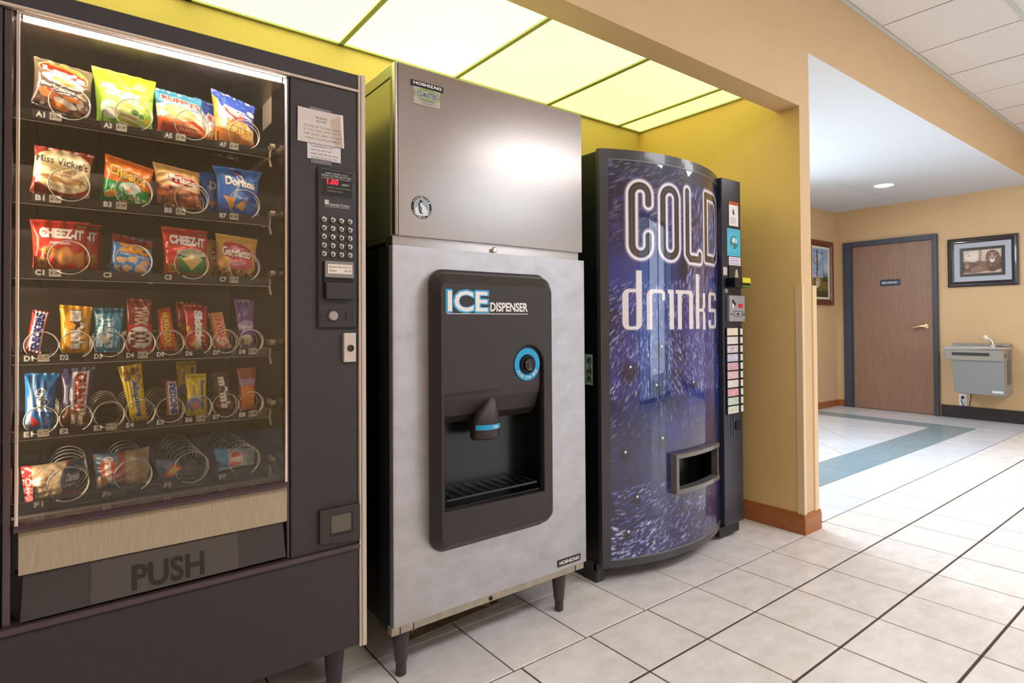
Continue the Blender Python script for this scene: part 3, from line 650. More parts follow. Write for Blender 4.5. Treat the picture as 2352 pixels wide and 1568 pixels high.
# ---- taped notices: things of their own
cv = Cv(130, 96, 'd6cac2', asp=.8); cv.poly([(.70, .78), (1, 1), (1, 0), (.8, 0)], 'bfa891', .75); cv.poly([(.93, 1), (1, 1), (1, 0), (.975, 0)], 'ece6e0')
cv.text('PLEASE', .40, .64, .75, .81, '4a4340'); cv.text('DO NOT', .40, .64, .65, .71, '4a4340'); cv.text('SHAKE OR TILT MACHINE', .14, .93, .47, .53, '8b7c72'); cv.text('IF YOU NEED ASSISTANCE', .14, .93, .36, .42, '8b7c72'); cv.text('ASK FRONT DESK FOR HELP', .14, .95, .24, .30, '7f7066'); cv.text('THANK YOU MANAGEMENT', .14, .93, .12, .18, '7f7066')
def bent(x0, x1, z0, z1, y, sk=0., curl=.003):
    return lambda u, v: (x0+(x1-x0)*u+sk*(1-v)*u, y-curl*np.abs(2*u-1)**3*(.4+v)-.0006, z0+(z1-z0)*v-.012*u*(1-v)*0+.006*(u-.5)*(2*v-1)*0)
o = plate('paper_notice', cv, 0, 0, 0, 0, 0, M_PP, None, P=bent(.496, .622, 1.579, 1.672, 1.5985, .004))
tag(o, 'larger beige paper notice reading PLEASE DO NOT, taped above the keypad', 'paper notice')
cv = Cv(96, 46, 'd9d2cf', asp=.45); cv.text('Vending Machines NOT', .1, .8, .80, .92, '3c3636'); cv.text('owned by this Hotel.', .1, .72, .56, .68, '3c3636'); cv.text('Hotel Staff will not issue', .1, .9, .32, .44, '3c3636'); cv.text('refunds, use at own risk.', .1, .88, .10, .22, '3c3636')
o = plate('paper_notice', cv, 0, 0, 0, 0, 0, M_PP, None, P=lambda u, v: (.523+.094*u, 1.5992-.001*(1-v)+0*u, 1.536+.042*v-.0*u))
tag(o, 'smaller white slip about the vending machines under the larger notice', 'paper notice')
M_TAPE = glass_mat('clear_tape', (.75, .75, .75), 1.0, .12, .3)
for q, lb_ in (((.529, .590, 1.672, 1.679), 'strip of clear tape along the top of the larger paper notice'), ((.532, .590, 1.524, 1.538), 'strip of clear tape under the smaller white slip')):
    tag(MB().box(q[0], q[1], 1.5978, 1.5984, q[2], q[3]).build('tape_strip', mat('tape_film', '6f6b6c', rough=.3), None), lb_, 'tape')

# ---- trays, coils and price tags
BIG = [.006, .131, .256, .381]; SML = [-.043+.063*k for k in range(8)]
ROWS = {'A': (1.550, BIG, 'A1 A3 A5 A7', .0385), 'B': (1.362, BIG, 'B1 B3 B5 B7', .0385), 'C': (1.194, BIG, 'C1 C3 C5 C7', .0385), 'D': (1.002, SML, 'D1 D2 D3 D4 D5 D6 D7 D8', .0305), 'E': (.834, SML, 'E1 E2 E3 E4 E5 E6 E7 E8', .0305), 'F': (.676, BIG, 'F1 F3 F5 F7', .0385)}
M_RAIL = mat('price_rail', '241f1a', rough=.2); M_TAG = mat('tag_card', 'd8cdbc', rough=.6)
for rw, (z, xc, names, rad) in ROWS.items():
    big = len(xc) == 4; hw = .0625 if big else .0315
    b = MB().box(-.228, .440, 1.690, 2.20, z, z+.003)
    for x in [xc[0]-hw]+[x+hw for x in xc]: b.box(x-.0008, x+.0008, 1.688, 2.20, z, z+(.045 if big else .028))
    tr = b.build('tray', M_TRAY, V)
    b = MB().prism([(1.690, z-.006), (1.684, z-.004), (1.680, z+.014), (1.682, z+.016), (1.690, z+.004)], -.20, .445, 'x'); b.build('price_rail', M_RAIL, tr)
    for x in xc:                                       # wire lip of each slot
        pass
    b = MB()
    for x in xc: b.tube([(x-hw+.058 if big else x-hw+.02, 1.684, z+.001), (x+hw-.006, 1.684, z+.001)], .0012, 6)
    b.tube([(-.2, 1.689, z-.007), (.447, 1.689, z-.007)], .001, 6); b.build('wire_lip', M_COIL, tr)
    for x, nm in zip(xc, names.split()):
        x0 = x-hw-.004; wdt = .052 if big else .05
        cv = Cv(52, 18, '3a342c' if big else '191612', asp=.35)
        cv.text(nm, .12, .42, .2, .8, 'f2eee6', bold=.03)
        if nm not in ('C3', 'C5', 'D2', 'D3', 'D5', 'D6', 'D7', 'E2', 'E4', 'E5', 'E7', 'F1', 'F3', 'F5', 'F7'):
            cv.rect(.58, .98, .08, .92, 'c9bfae'); cv.text('$1.00', .62, .94, .28, .74, '1b1815', bold=.03)
        plate('price_tag', cv, 0, 0, 0, 0, 0, M_PP, tr, P=lambda u, v: (x0+wdt*u, 1.6800+.0018*v*0-.0006-.0030*(v-.3), z-.002+.0185*v))
    # motor clips at the right wall
    b = MB().lathe([(.008, 0), (.008, .012), (.005, .014)], .452, 1.70, z+.030, 16, 'x').lathe([(.008, 0), (.008, .012), (.005, .014)], .452, 1.735, z+.030, 16, 'x').box(.446, .452, 1.69, 1.76, z-.004, z+.014).tube([(.45, 1.70, z-.004), (.452, 1.69, z-.03)], .003, 6)
    b.build('tray_latch', mat('latch_plastic', 'cfc3ae', rough=.3), tr)
coil_mesh = {}
def coil(x, z, rad, ph):
    key = (rad, ph)
    pts = []
    turns = 7; n = 22
    for i in range(turns*n+1):
        a = ph+2*math.pi*i/n; tt = i/n
        y = .009*tt if tt < 1.05 else .00945+.052*(tt-1.05)
        pts.append((rad*math.sin(a), y, -rad*math.cos(a)))
    if key not in coil_mesh:
        mb = MB().tube(pts, .0013, 6); me = bpy.data.meshes.new('coil'); mb.bm.to_mesh(me); mb.bm.free(); me.polygons.foreach_set('use_smooth', [True]*len(me.polygons)); me.materials.append(M_COIL); coil_mesh[key] = me
    o = bpy.data.objects.new('coil', coil_mesh[key]); COL.objects.link(o); o.parent = V; o.location = Vector((x, 1.675, z+rad+.005))-absloc(V)
for rw, (z, xc, names, rad) in ROWS.items():
    for k, x in enumerate(xc): coil(x, z, rad, .4 if (k % 2) else -.6)
cv = Cv(60, 60, 'e6d8c8'); cv.rect(.08, .92, .86, .94, '9a8a80')
for k in range(9): cv.text('please report any trouble' if k % 2 else 'service and refund notes', .1, .9-.12*(k % 3), .76-.08*k, .79-.08*k, '9a8f86')
o = plate('service_card', cv, 0, 0, 0, 0, 0, M_PP, None, P=lambda u, v: (np.full_like(u, .4705), 1.848-.096*u, 1.665+.10*v))
tag(o, 'white printed card on the inner right side of the snack machine', 'card')

# ---- snacks
def snack(name, label, cat, c, cv, d=.02, Y=1.706, lean=.014, group=None, seal=.07, wr=.0018, seed=1, pinch=.05, crisp=1., horiz=False):
    """c: TLx,TLz,TRx,TRz,BRx,BRz,BLx,BLz. a film pouch with flat crimped ends, bulging middle and creases"""
    nx, nz = cv.nx, cv.nz
    def sheet(nx, nz, side):
        u, v = np.meshgrid(np.linspace(0, 1, nx), np.linspace(0, 1, nz)); q = random.Random(seed)
        X = (c[6]*(1-u)+c[4]*u)*(1-v)+(c[0]*(1-u)+c[2]*u)*v; Z = (c[7]*(1-u)+c[5]*u)*(1-v)+(c[1]*(1-u)+c[3]*u)*v
        a = (v if not horiz else u); bb = (u if not horiz else v)
        sv = np.clip((a-seal*.6)/(.30), 0, 1)*np.clip((1-a-seal*.6)/(.30), 0, 1); sv = np.sin(np.clip(sv, 0, 1)*np.pi/2)
        su = np.clip(1-np.abs(2*bb-1)**2.6, 0, 1)**.55
        t = d*sv*su
        w_ = (c[4]-c[6]+c[2]-c[0])/2; pin = -pinch*w_*(2*u-1)*np.abs(2*u-1)*sv*.5
        if horiz: pin = 0; Z = Z-pinch*.04*(2*v-1)*np.abs(2*v-1)*sv
        W = np.zeros_like(u)
        for k in range(9):
            an = q.uniform(-.7, .7)+(0 if k % 2 else math.pi/2); fx, fz = math.cos(an), math.sin(an); ph = q.uniform(0, 6); f = q.uniform(5, 13)
            cx, cz = q.random(), q.random(); g = np.exp(-(((u-cx)**2)+((v-cz)**2))/q.uniform(.02, .09))
            W += g*np.sin(f*(u*fx+v*fz)*3+ph)*wr*q.uniform(.5, 1.2)
        ends = np.clip(1-np.minimum(a, 1-a)/(.25), 0, 1)
        W += wr*1.3*ends*np.sin(bb*q.uniform(18, 30)+q.uniform(0, 6))*su
        crimp = (.0004*np.sin(a*900))*(np.minimum(a, 1-a) < seal*.7)
        curl = .004*ends**3*math.sin(q.uniform(0, 6))*(2*bb-1)
        Y_ = Y+lean*v-side*t-(W*(side > 0)) + crimp+curl
        return X+pin, Y_, Z
    X, Yv_, Z = sheet(nx, nz, 1); o = grid_mesh(name, X, Yv_, Z, cv.out(), M_FOIL)
    Xb, Yb, Zb = sheet(nx//5, nz//5, -.8); Yb += .0012
    back = np.tile(cv.out()[nz//2, nx//8], (nx//5*(nz//5), 1)).reshape(nz//5, nx//5, 3)
    bo = grid_mesh('back', Xb, Yb, Zb, back, M_FOIL)
    bm = bmesh.new(); bm.from_mesh(o.data); n0 = len(bm.faces); bm.from_mesh(bo.data); bm.faces.ensure_lookup_table()
    for f in bm.faces[n0:]: f.normal_flip()
    ctr = Vector(((c[0]+c[2]+c[4]+c[6])/4, Y, min(c[5], c[7]))); bmesh.ops.translate(bm, vec=-ctr, verts=bm.verts[:])
    bm.to_mesh(o.data); bm.free(); bpy.data.objects.remove(bo); o.location = ctr
    return tag(o, label, cat, group)
def behind(o, label, dx=0., dy=.062, dz=0.):
    c = o.copy(); COL.objects.link(c); c.location = o.location+Vector((dx, dy, dz)); c['label'] = label; return c
def C(w, h, bg): return Cv(int(w/.00105), int(h/.00105), bg, asp=h/w)

# row A
cv = C(.115, .145, '5b4646'); cv.grad(.45, 1, '8c8468', .8); cv.spots(70, (.1, .9, .02, .42), ['8a5a4a', 'c98d5a', '3a2c30', 'e8d8c8', 'a06a4a'], (.02, .08), 3, .7)
cv.ell(.5, .78, .43, .19, 'f6d39a', -12); cv.ell(.5, .76, .41, .17, 'e2452a', -12); cv.ell(.55, .86, .3, .09, 'f3a04a', -14); cv.ell(.5, .74, .38, .13, 'd8331f', -12)
cv.ell(.5, .60, .36, .1, 'fff3df', -8); cv.ell(.52, .58, .2, .055, 'f2a83c', -10); cv.ell(.5, .61, .18, .03, 'f9d27a', -10); cv.text("Lay's", .15, .87, .70, .86, 'fffaf2', bold=.05, slope=-.09)
cv.text('Barbecue', .14, .70, .43, .50, 'f6efe8', slope=-.03, bold=.03); cv.ell(.3, .26, .22, .07, 'e0743a', -20); cv.ell(.55, .2, .2, .06, 'f2e2d0', -10); cv.ell(.45, .12, .17, .06, 'ee8f2e', -5); cv.ell(.66, .3, .15, .04, 'e88a3a', 10); cv.ell(.3, .36, .06, .03, 'c22a20')
lays = snack('chip_bag', 'dark barbecue potato chip bag with red and yellow oval logo, top left slot A1', 'chip bag', (-.060, 1.700, .052, 1.690, .046, 1.556, -.064, 1.588), cv, .024, seed=3)
cv = C(.13, .145, '86bf2a'); cv.grad(0, 1, 'b4d83c', .8); cv.poly([(.15, 1), (.35, 1), (.95, .45), (.9, .3)], 'd6e86a', .6); cv.poly([(.35, .9), (.62, .9), (.78, .5)], '9dae28', .6); cv.ell(.75, .78, .12, .07, 'd9e98a'); cv.ell(.5, .42, .33, .12, 'dfe27a', -12, .8)
cv.text('Sun', .17, .72, .53, .72, 'fbfff0', bold=.05, slope=-.06, ol='9fce3a'); cv.text('Chips', .42, .82, .42, .52, 'f4ffe0', bold=.04, slope=-.05); cv.ell(.24, .28, .17, .15, 'f0f2e2'); cv.text('Garden', .14, .34, .28, .33, '8a9a70'); cv.ell(.55, .3, .3, .12, 'd8e490', -10, .6)
for k in range(5): cv.poly([(.42, .28-.04*k), (.72, .24-.04*k), (.72, .22-.04*k), (.42, .26-.04*k)], 'e07a3a' if k % 2 else 'f6ecc8')
cv.ell(.66, .3, .07, .05, '4a7a30'); cv.ell(.78, .26, .05, .04, '5c8a2c'); cv.ell(.86, .2, .05, .04, 'e8b030'); cv.poly([(.7, .15), (.95, .05), (.95, .12)], 'f2f0da')
snack('chip_bag', 'bright green chip bag, second in the top row', 'chip bag', (.047, 1.706, .181, 1.701, .172, 1.556, .057, 1.566), cv, .022, seed=11)
cv = C(.115, .125, 'fbf0dc'); cv.rect(0, 1, .72, 1, '3d8fb8'); cv.ell(.5, .70, .6, .09, '3d8fb8'); cv.spots(40, (0, .3, .7, 1), ['5aa5c8', '2f7ca8'], (.02, .05), 4); cv.ell(.5, .52, .33, .14, 'e9c777', -6); cv.ell(.45, .56, .25, .08, 'f5dfa2', -6)
cv.poly([(0, .36), (.25, .44), (.5, .34), (.75, .40), (1, .3), (1, 0), (0, 0)], 'ea6322'); cv.poly([(0, .2), (.4, .25), (1, .1), (1, 0), (0, 0)], 'd9481a'); cv.text('RUFFLES', .14, .93, .73, .86, 'd33a34', bold=.05, ol='f8f0e8', slope=-.05); cv.text('CHEDDAR', .42, .85, .24, .30, 'fbe6c0', slope=-.01); cv.text('SOUR CREAM', .42, .85, .16, .21, 'fbe6c0'); cv.ell(.33, .3, .12, .09, 'f0a050', 0, .6)
ruf = snack('chip_bag', 'blue, white and orange ridged chip bag, third in the top row', 'chip bag', (.173, 1.687, .283, 1.677, .296, 1.558, .183, 1.566), cv, .021, seed=5)
cv = C(.105, .145, '2f4fae'); cv.grad(.6, 1, '3d5fc8', .6); cv.spots(30, (0, 1, .75, 1), ['5d80dd', '26409a'], (.02, .06), 4); cv.poly([(0, .82), (.5, .5), (.2, .45), (0, .5)], 'dfe8f4'); cv.poly([(0, .9), (.12, .8), (.08, .3), (0, .3)], 'f2b24a')
cv.ell(.48, .62, .24, .08, 'e25038', -22); cv.ell(.46, .64, .14, .05, 'f2d8c4', -22); cv.ell(.88, .74, .1, .05, 'e8ecf6', -10); cv.text("ANDY CAPP'S", .22, .92, .70, .76, 'ffffff', bold=.04, slope=-.13); cv.poly([(0, .45), (.6, .5), (1, .42), (1, .0), (0, 0)], 'f3c88a'); cv.ell(.3, .36, .25, .14, 'fdf2e0', 0, .8, .5); cv.poly([(0, .3), (.4, .26), (1, .16), (1, 0), (0, 0)], 'e08a24'); cv.poly([(.3, .08), (.9, .08), (1, 0), (.3, 0)], '3a4a9a')
cv.text('HOT', .30, .80, .38, .50, 'f4a43a', bold=.05, ol='c23a24'); cv.text('FRIES', .28, .88, .25, .37, 'f7cf58', bold=.05, ol='6a3a1a'); cv.spots(30, (.05, .95, .05, .3), ['f0a83c', 'c96a1c'], (.03, .08), 6, .7, .15)
hot = snack('chip_bag', 'royal blue and orange snack fries bag, last in the top row', 'chip bag', (.306, 1.715, .418, 1.690, .412, 1.556, .314, 1.568), cv, .02, seed=8)
hot2 = behind(hot, 'yellow-edged snack bag half hidden between the blue ridged chip bag and the royal blue one', -.03, .055, -.014)
# row B
cv = C(.11, .125, 'b5403c'); cv.ell(.5, .55, .56, .42, 'ecd9ac', -5); cv.ell(.45, .62, .3, .06, 'b9a36a', -8, .7); cv.poly([(.06, .6), (.2, .7), (.6, .58), (.4, .52)], 'a8935c', .8); cv.text('Miss Vickie\'s', .04, .94, .66, .82, '35281e', bold=.02, slope=-.05); cv.text('SEA SALT', .3, .75, .50, .56, 'a05a3a'); cv.text('Original', .34, .66, .42, .48, 'b0764a'); cv.ell(.7, .36, .18, .07, 'c99a55', 15); cv.ell(.35, .36, .22, .05, 'a77c46', -8); cv.spots(24, (.2, .9, .3, .42), ['c79355', 'dcb578', '9a7040'], (.02, .05), 2, .8); cv.text('KETTLE COOKED', .3, .7, .2, .25, 'a8865a')
cv.rect(0, 1, 0, .07, 'b84b3a', .9)
snack('chip_bag', 'cream and dark red chip bag with black script lettering, first in the second row', 'chip bag', (-.058, 1.496, .053, 1.491, .040, 1.363, -.066, 1.385), cv, .022, seed=21)
cv = C(.10, .12, 'f07d1e'); cv.grad(.8, 1, 'e0661a', .5); cv.poly([(0, .48), (.3, .46), (.55, .54), (.75, .42), (1, .44), (1, 0), (0, 0)], '1f9d50'); cv.text('Cheetos', .10, .88, .60, .83, 'fbc648', bold=.035, ol='3a1c10', slope=-.1); cv.ell(.55, .40, .22, .12, 'e4eee0', 15, .9); cv.spots(60, (.1, .9, .1, .46), ['f3efe2', '2aa85a', 'ef8a3a', 'd8e4d0', '147a3a'], (.03, .08), 12, .85, .3); cv.ell(.2, .2, .14, .06, 'f2a83a', 30); cv.rect(0, 1, 0, .06, '16793c')
che = snack('chip_bag', 'orange and green cheese puff bag, second in the second row', 'chip bag', (.075, 1.500, .177, 1.476, .163, 1.358, .063, 1.380), cv, .021, seed=22)
cv = C(.105, .115, 'e9bd78'); cv.grad(.7, 1, 'd99a4a', .6); cv.poly([(0, .45), (.5, .4), (1, .46), (1, 0), (0, 0)], 'a4532c'); cv.spots(90, (0, 1, .02, .44), ['c06a3c', '8a3f22', 'd98c58', '6e3018', 'b85a34'], (.04, .1), 15, .85, .6); cv.ell(.55, .64, .36, .17, 'f3e2c2'); cv.ell(.58, .66, .3, .13, 'c22c2a'); cv.text('Fritos', .30, .88, .60, .76, 'fff6ea', bold=.05, ol='b01f22', slope=-.04); cv.text('CHILI CHEESE', .34, .86, .44, .49, 'f1dfc8'); cv.ell(.12, .1, .06, .05, 'b9a8c0')
snack('chip_bag', 'tan and brown corn chip bag, third in the second row', 'chip bag', (.173, 1.497, .279, 1.482, .286, 1.373, .182, 1.392), cv, .02, seed=23)
cv = C(.12, .13, '1f66c0'); cv.grad(.6, 1, '3186d8', .5); cv.poly([(.3, .9), (.55, .72), (.66, .78), (.5, .95)], '1a3a86'); cv.text('Doritos', .20, .86, .62, .80, 'f6f3ee', bold=.05, ol='16387e', slope=-.06); cv.poly([(.33, .92), (.62, .80), (.42, .86)], 'e28a3a'); cv.poly([(.46, .62), (.52, .62), (.42, .36), (.36, .38)], 'bcd6f0', .8); cv.poly([(.14, .4), (.42, .36), (.36, .12)], 'e8a13a'); cv.poly([(.42, .2), (.70, .40), (.60, .12)], 'f0b04c'); cv.poly([(.5, .3), (.62, .5), (.95, .5), (.8, .2)], '17408a', .6); cv.spots(20, (.2, .65, .15, .38), ['c9762a', 'f6c878'], (.008, .02), 3)
dor = snack('chip_bag', 'blue tortilla chip bag with orange chips, last in the second row', 'chip bag', (.311, 1.510, .435, 1.508, .426, 1.376, .313, 1.372), cv, .02, seed=24, pinch=.12)
behind(dor, 'second blue tortilla chip bag just behind the front one in the second row', -.028, .055, -.008)
# row C
def cheezit(w, h, var):
    cv = C(w, h, 'd63a26'); cv.rect(0, 1, .86, 1, 'b52c22'); cv.spots(16, (0, 1, .0, .9), ['e04a32', 'c22e20'], (.05, .14), 4, .5)
    cv.text('CHEEZ-IT', .14, .92, .64, .84, 'fbf3ea', bold=.06, ol='8e1a18', slope=-.02); cv.rect(.74, .98, .86, .93, '5e3a1c'); cv.text('2.0 oz', .77, .95, .875, .915, 'f0c860')
    if var:
        cv.poly([(.3, .5), (.95, .52), (.95, .08), (.3, .08)], '3f8a44'); cv.ell(.62, .48, .34, .07, 'dfe6c8'); cv.poly([(.38, .36), (.62, .14), (.84, .34), (.62, .44)], 'e7c172'); cv.poly([(.4, .46), (.6, .54), (.86, .38), (.86, .34), (.6, .47)], 'f4e8b0'); cv.text('WHITE CHEDDAR', .36, .86, .49, .53, '7a8a5a')
    else:
        cv.text('ORIGINAL', .32, .70, .52, .57, 'fbf3ea', bold=.04); cv.poly([(.12, .40), (.34, .50), (.48, .34), (.3, .26)], 'de8e44'); cv.poly([(.28, .34), (.62, .50), (.86, .28), (.56, .1)], 'cf7c34'); cv.poly([(.33, .34), (.62, .47), (.80, .28), (.56, .14)], 'e29a50'); cv.poly([(.7, .3), (.94, .42), (.96, .2), (.84, .1)], 'd88c40')
    cv.rect(.1, .26, .08, .24, 'e0b04a'); 
    for k in range(6): cv.rect(.12+.022*k, .13+.022*k, .10, .22, '5a3a1a')
    cv.rect(0, 1, 0, .05, 'b52c22'); return cv
c1 = snack('cracker_bag', 'red cheese cracker bag with large orange crackers, first in the third row', 'snack bag', (-.066, 1.325, .044, 1.328, .038, 1.203, -.060, 1.208), cheezit(.11, .12, 0), .022, seed=31)
behind(c1, 'second red cheese cracker bag peeking out right behind the first one of the third row', .028, .06, .006)
cv = C(.09, .12, '2d86c8'); cv.rect(0, 1, .80, 1, '8a2a24'); cv.spots(20, (0, 1, .8, 1), ['a83a2c', '6e1f1c'], (.04, .1), 3, .6); cv.text('ZOO', .16, .92, .60, .80, 'f6b21c', bold=.09, ol='d8551c'); cv.text('ANIMAL CRACKERS', .2, .94, .53, .58, 'e8f0f6')
for k, (x, y, r) in enumerate([(.24, .40, .12), (.50, .46, .13), (.80, .44, .12), (.36, .22, .13), (.68, .26, .16), (.15, .2, .08)]):
    cv.ell(x, y, r, r*.5, 'eab988', 20*k); cv.ell(x+r*.7, y+.03, r*.4, r*.36, 'eab988'); cv.rect(x-r*.7, x-r*.4, y-r*.7, y, 'e4ae7c'); cv.rect(x+r*.3, x+r*.6, y-r*.7, y, 'e4ae7c')
cv.rect(0, 1, 0, .06, 'c8dcec', .6); cv.grad(.0, .16, '5aa4dc', 0.)
snack('cracker_bag', 'blue and dark red animal cracker bag drooping over its slot, second in the third row', 'snack bag', (.089, 1.308, .174, 1.292, .172, 1.183, .082, 1.205), cv, .017, seed=32)
c5 = snack('cracker_bag', 'red cheese cracker bag with green patch, third in the third row', 'snack bag', (.192, 1.334, .300, 1.330, .296, 1.203, .196, 1.207), cheezit(.105, .12, 1), .021, seed=33)
cv = C(.10, .115, 'd9a052'); cv.grad(.6, 1, 'e8bd60', .6); cv.ell(.5, .60, .38, .2, 'b8283e', -12); cv.ell(.42, .72, .26, .09, 'c83a4a', -12); cv.text("Gardetto's", .12, .92, .52, .72, 'fdf4e8', bold=.03, ol='8e1c30', slope=-.05); cv.ell(.6, .33, .28, .14, 'cf5a62', 10); cv.ell(.5, .36, .2, .06, 'e69aa0', 10); cv.spots(60, (0, 1, .02, .22), ['6b4a2c', 'b98048', '8a6034', 'd8a868'], (.04, .08), 7, .9, .5)
gar = snack('snack_mix_bag', 'gold and crimson snack mix bag, last in the third row', 'snack bag', (.318, 1.328, .424, 1.318, .416, 1.202, .314, 1.208), cv, .02, seed=34)
behind(gar, 'second gold snack mix bag leaning out left behind the first one', -.02, .05, -.01)
# row D
def bar(w, h, bg): return C(max(w, .03), h, bg)
cv = bar(.032, .1, 'a3281f'); cv.rect(.2, .86, .03, .97, 'ece8f0'); cv.text('SNICKERS', .26, .80, .06, .94, '23308e', 90, .06)
sn = snack('candy_bar', 'upright chocolate bar with white and blue wrapper in slot D1', 'candy bar', (-.060, 1.120, -.030, 1.112, -.044, 1.018, -.072, 1.024), cv, .010, seed=41, wr=.0008, pinch=.02)
def mms(w, h, bg, fg, brown):
    cv = bar(w, h, bg); cv.spots(20, (.05, .9, .02, .35), [fg, bg], (.05, .12), 3, .8); cv.text("m&m's", .32, .82, .12, .90, 'f6f0e6', -90, .07, ol=brown); return cv
mp = snack('candy_pouch', 'yellow peanut candy pouch in slot D2', 'candy pouch', (-.012, 1.131, .051, 1.126, .044, 1.013, -.008, 1.011), mms(.06, .115, 'f0a818', 'f8c838', '4a2a18'), .014, seed=42, wr=.0014)
cv = bar(.058, .10, '3fa3c4'); cv.rect(0, 1, .88, 1, '2a6f8c'); cv.rect(0, 1, .55, .85, '5cb4cf', .6); cv.text('RICE KRISPIES', .08, .30, .14, .85, 'e8f4f8', -90, .02); cv.text('TREATS', .36, .68, .10, .80, 'd8eef6', -90, .05, ol='2a7fa4'); cv.ell(.4, .3, .16, .1, 'e0b890', 0, .6); cv.text('2.2 oz', .76, .9, .12, .5, 'e8f4f8', -90)
snack('treat_bar', 'turquoise square crispy treat in slot D3', 'snack bar', (.053, 1.124, .114, 1.124, .107, 1.016, .053, 1.016), cv, .013, seed=43)
cv = bar(.055, .13, '8a2f2a'); cv.rect(0, 1, 0, .52, 'c63a34'); cv.ell(.5, .28, .46, .2, 'f1ece8'); cv.text('TWIX', .3, .82, .50, .86, 'e8b8a0', -90, .05); cv.text('XXL', .14, .86, .14, .42, '6e2a24', -90, .06); cv.rect(0, 1, .92, 1, '6c221f')
snack('candy_bar', 'tall dark red and white wrapped candy bar in slot D4', 'candy bar', (.119, 1.149, .172, 1.146, .174, 1.014, .117, 1.014), cv, .011, seed=44, pinch=.02)
cv = bar(.04, .11, 'e0551e'); cv.rect(0, 1, .88, 1, 'c23a1a'); cv.rect(0, 1, 0, .08, 'c8322a'); cv.text('NUTRAGEOUS', .32, .72, .10, .90, 'fbd23c', -90, .05, ol='6a2412'); cv.rect(.2, .26, .1, .9, 'f08a3a', .6)
snack('candy_bar', 'narrow orange chocolate bar with yellow vertical lettering in slot D5', 'candy bar', (.184, 1.121, .212, 1.127, .230, 1.016, .185, 1.016), cv, .011, seed=45)
cv = bar(.058, .115, 'c8262c'); cv.rect(0, 1, .86, 1, '96201f'); cv.spots(26, (.05, .8, .05, .5), ['f2802a', 'e8c23a', 'd8483a', '8a2a6a', '58a03a'], (.05, .09), 5, .9, .9); cv.text('Skittles', .40, .76, .06, .88, 'fcf6f2', -90, .07, ol='8e1420')
sk = snack('candy_pouch', 'red fruit candy pouch with white vertical lettering in slot D6', 'candy pouch', (.242, 1.136, .297, 1.132, .300, 1.014, .247, 1.014), cv, .013, seed=46)
behind(sk, 'second red fruit candy pouch leaning out left behind the first in slot D6', -.012, .045, .008)
cv = bar(.04, .10, 'e88a4a'); cv.rect(0, 1, .82, 1, 'a8643a'); cv.grad(.1, .6, 'f2b06a', .5); cv.ell(.5, .3, .3, .14, 'f6d8c8'); cv.text('PAYDAY', .3, .74, .22, .84, 'e8402a', -90, .06, ol='fbe6c8'); cv.spots(16, (.1, .9, .05, .4), ['f8e2d0', 'e0704a'], (.08, .14), 5, .6)
snack('candy_bar', 'peach and orange wrapped candy bar in slot D7', 'candy bar', (.300, 1.112, .334, 1.116, .357, 1.012, .314, 1.012), cv, .012, seed=47)
cv = bar(.045, .13, '7a4a9a'); cv.grad(.5, 1., '63457c', .8); cv.ell(.5, .48, .5, .1, 'c9b0d8', 10, .7); cv.text("Hershey's", .14, .9, .40, .50, 'f2e8f6', bold=.04); cv.ell(.5, .2, .4, .1, 'e8e0d8'); cv.spots(20, (.15, .85, .1, .24), ['8a5a3c', 'd8c8b0'], (.06, .1), 4); cv.rect(0, 1, 0, .06, '8d62aa')
snack('candy_pouch', 'tall purple candy pouch in slot D8 at the right end', 'candy pouch', (.363, 1.153, .415, 1.148, .411, 1.014, .374, 1.014), cv, .012, seed=48)
# row E
cv = bar(.058, .13, '1d6fb8'); cv.grad(.5, 1, '2f8cc8', .5); cv.poly([(.0, 0), (.25, .95), (.3, .95), (.2, 0)], 'c8dcea', .7); cv.text('OREO', .36, .66, .32, .74, 'f4f8fa', -90, .05, ol='123a7a'); cv.ell(.6, .5, .2, .1, '1a2a5c', 0, .5); cv.ring(.62, .48, .12, .16, 'dce8f0'); cv.poly([(.2, .25), (.55, .12), (.5, .05), (.22, .06)], 'd8404a'); cv.text('Fun Pack', .66, .82, .05, .26, 'dceaf6', -90); cv.poly([(.1, .38), (.9, .3), (.9, .34), (.1, .42)], 'bcd8ec', .8)
snack('cookie_pack', 'blue sandwich cookie pack in slot E1', 'cookie pack', (-.074, .975, -.012, .972, -.022, .846, -.073, .848), cv, .015, seed=51)
cv = bar(.055, .13, '3d3a72'); cv.rect(.0, 1, .9, 1, '55537e', .8); cv.rect(.34, .86, .26, .93, 'ece2dc'); cv.text('CRUNCH', .42, .80, .30, .90, 'b0302c', -90, .08); cv.poly([(0, .36), (.5, .28), (1, .22), (1, 0), (0, 0)], '7a4326'); cv.text('100%', .34, .54, .04, .2, 'f0e4d4', -90, .04); cv.text('Real', .60, .86, .04, .24, 'f0e4d4', -90, .05); cv.rect(.1, .22, .4, .72, 'c8c4d8', .5)
snack('candy_bar', 'dark blue chocolate bar with a white stripe of red vertical letters in slot E2', 'candy bar', (-.008, .980, .055, .984, .041, .846, -.007, .848), cv, .012, seed=52, pinch=.02)
def butter(w, h):
    cv = bar(w, h, 'e9cf2a'); cv.rect(0, 1, .72, .93, 'c9a83a', .7); cv.spots(12, (.1, .9, .6, .9), ['7a4a24', 'd8a83a', '5a3a1c'], (.08, .16), 3, .8); cv.text('Butterfinger', .36, .74, .08, .74, '2a4aa0', 90, .05, ol='f6efc0'); cv.rect(0, 1, 0, .05, 'c8641c'); cv.poly([(.62, .3), (1, .24), (1, 0), (.7, 0)], 'f0b020', .7); return cv
snack('candy_bar', 'tall yellow peanut butter bar with blue vertical lettering in slot E4', 'candy bar', (.101, .980, .150, .987, .163, .845, .128, .847), butter(.05, .13), .011, seed=53)
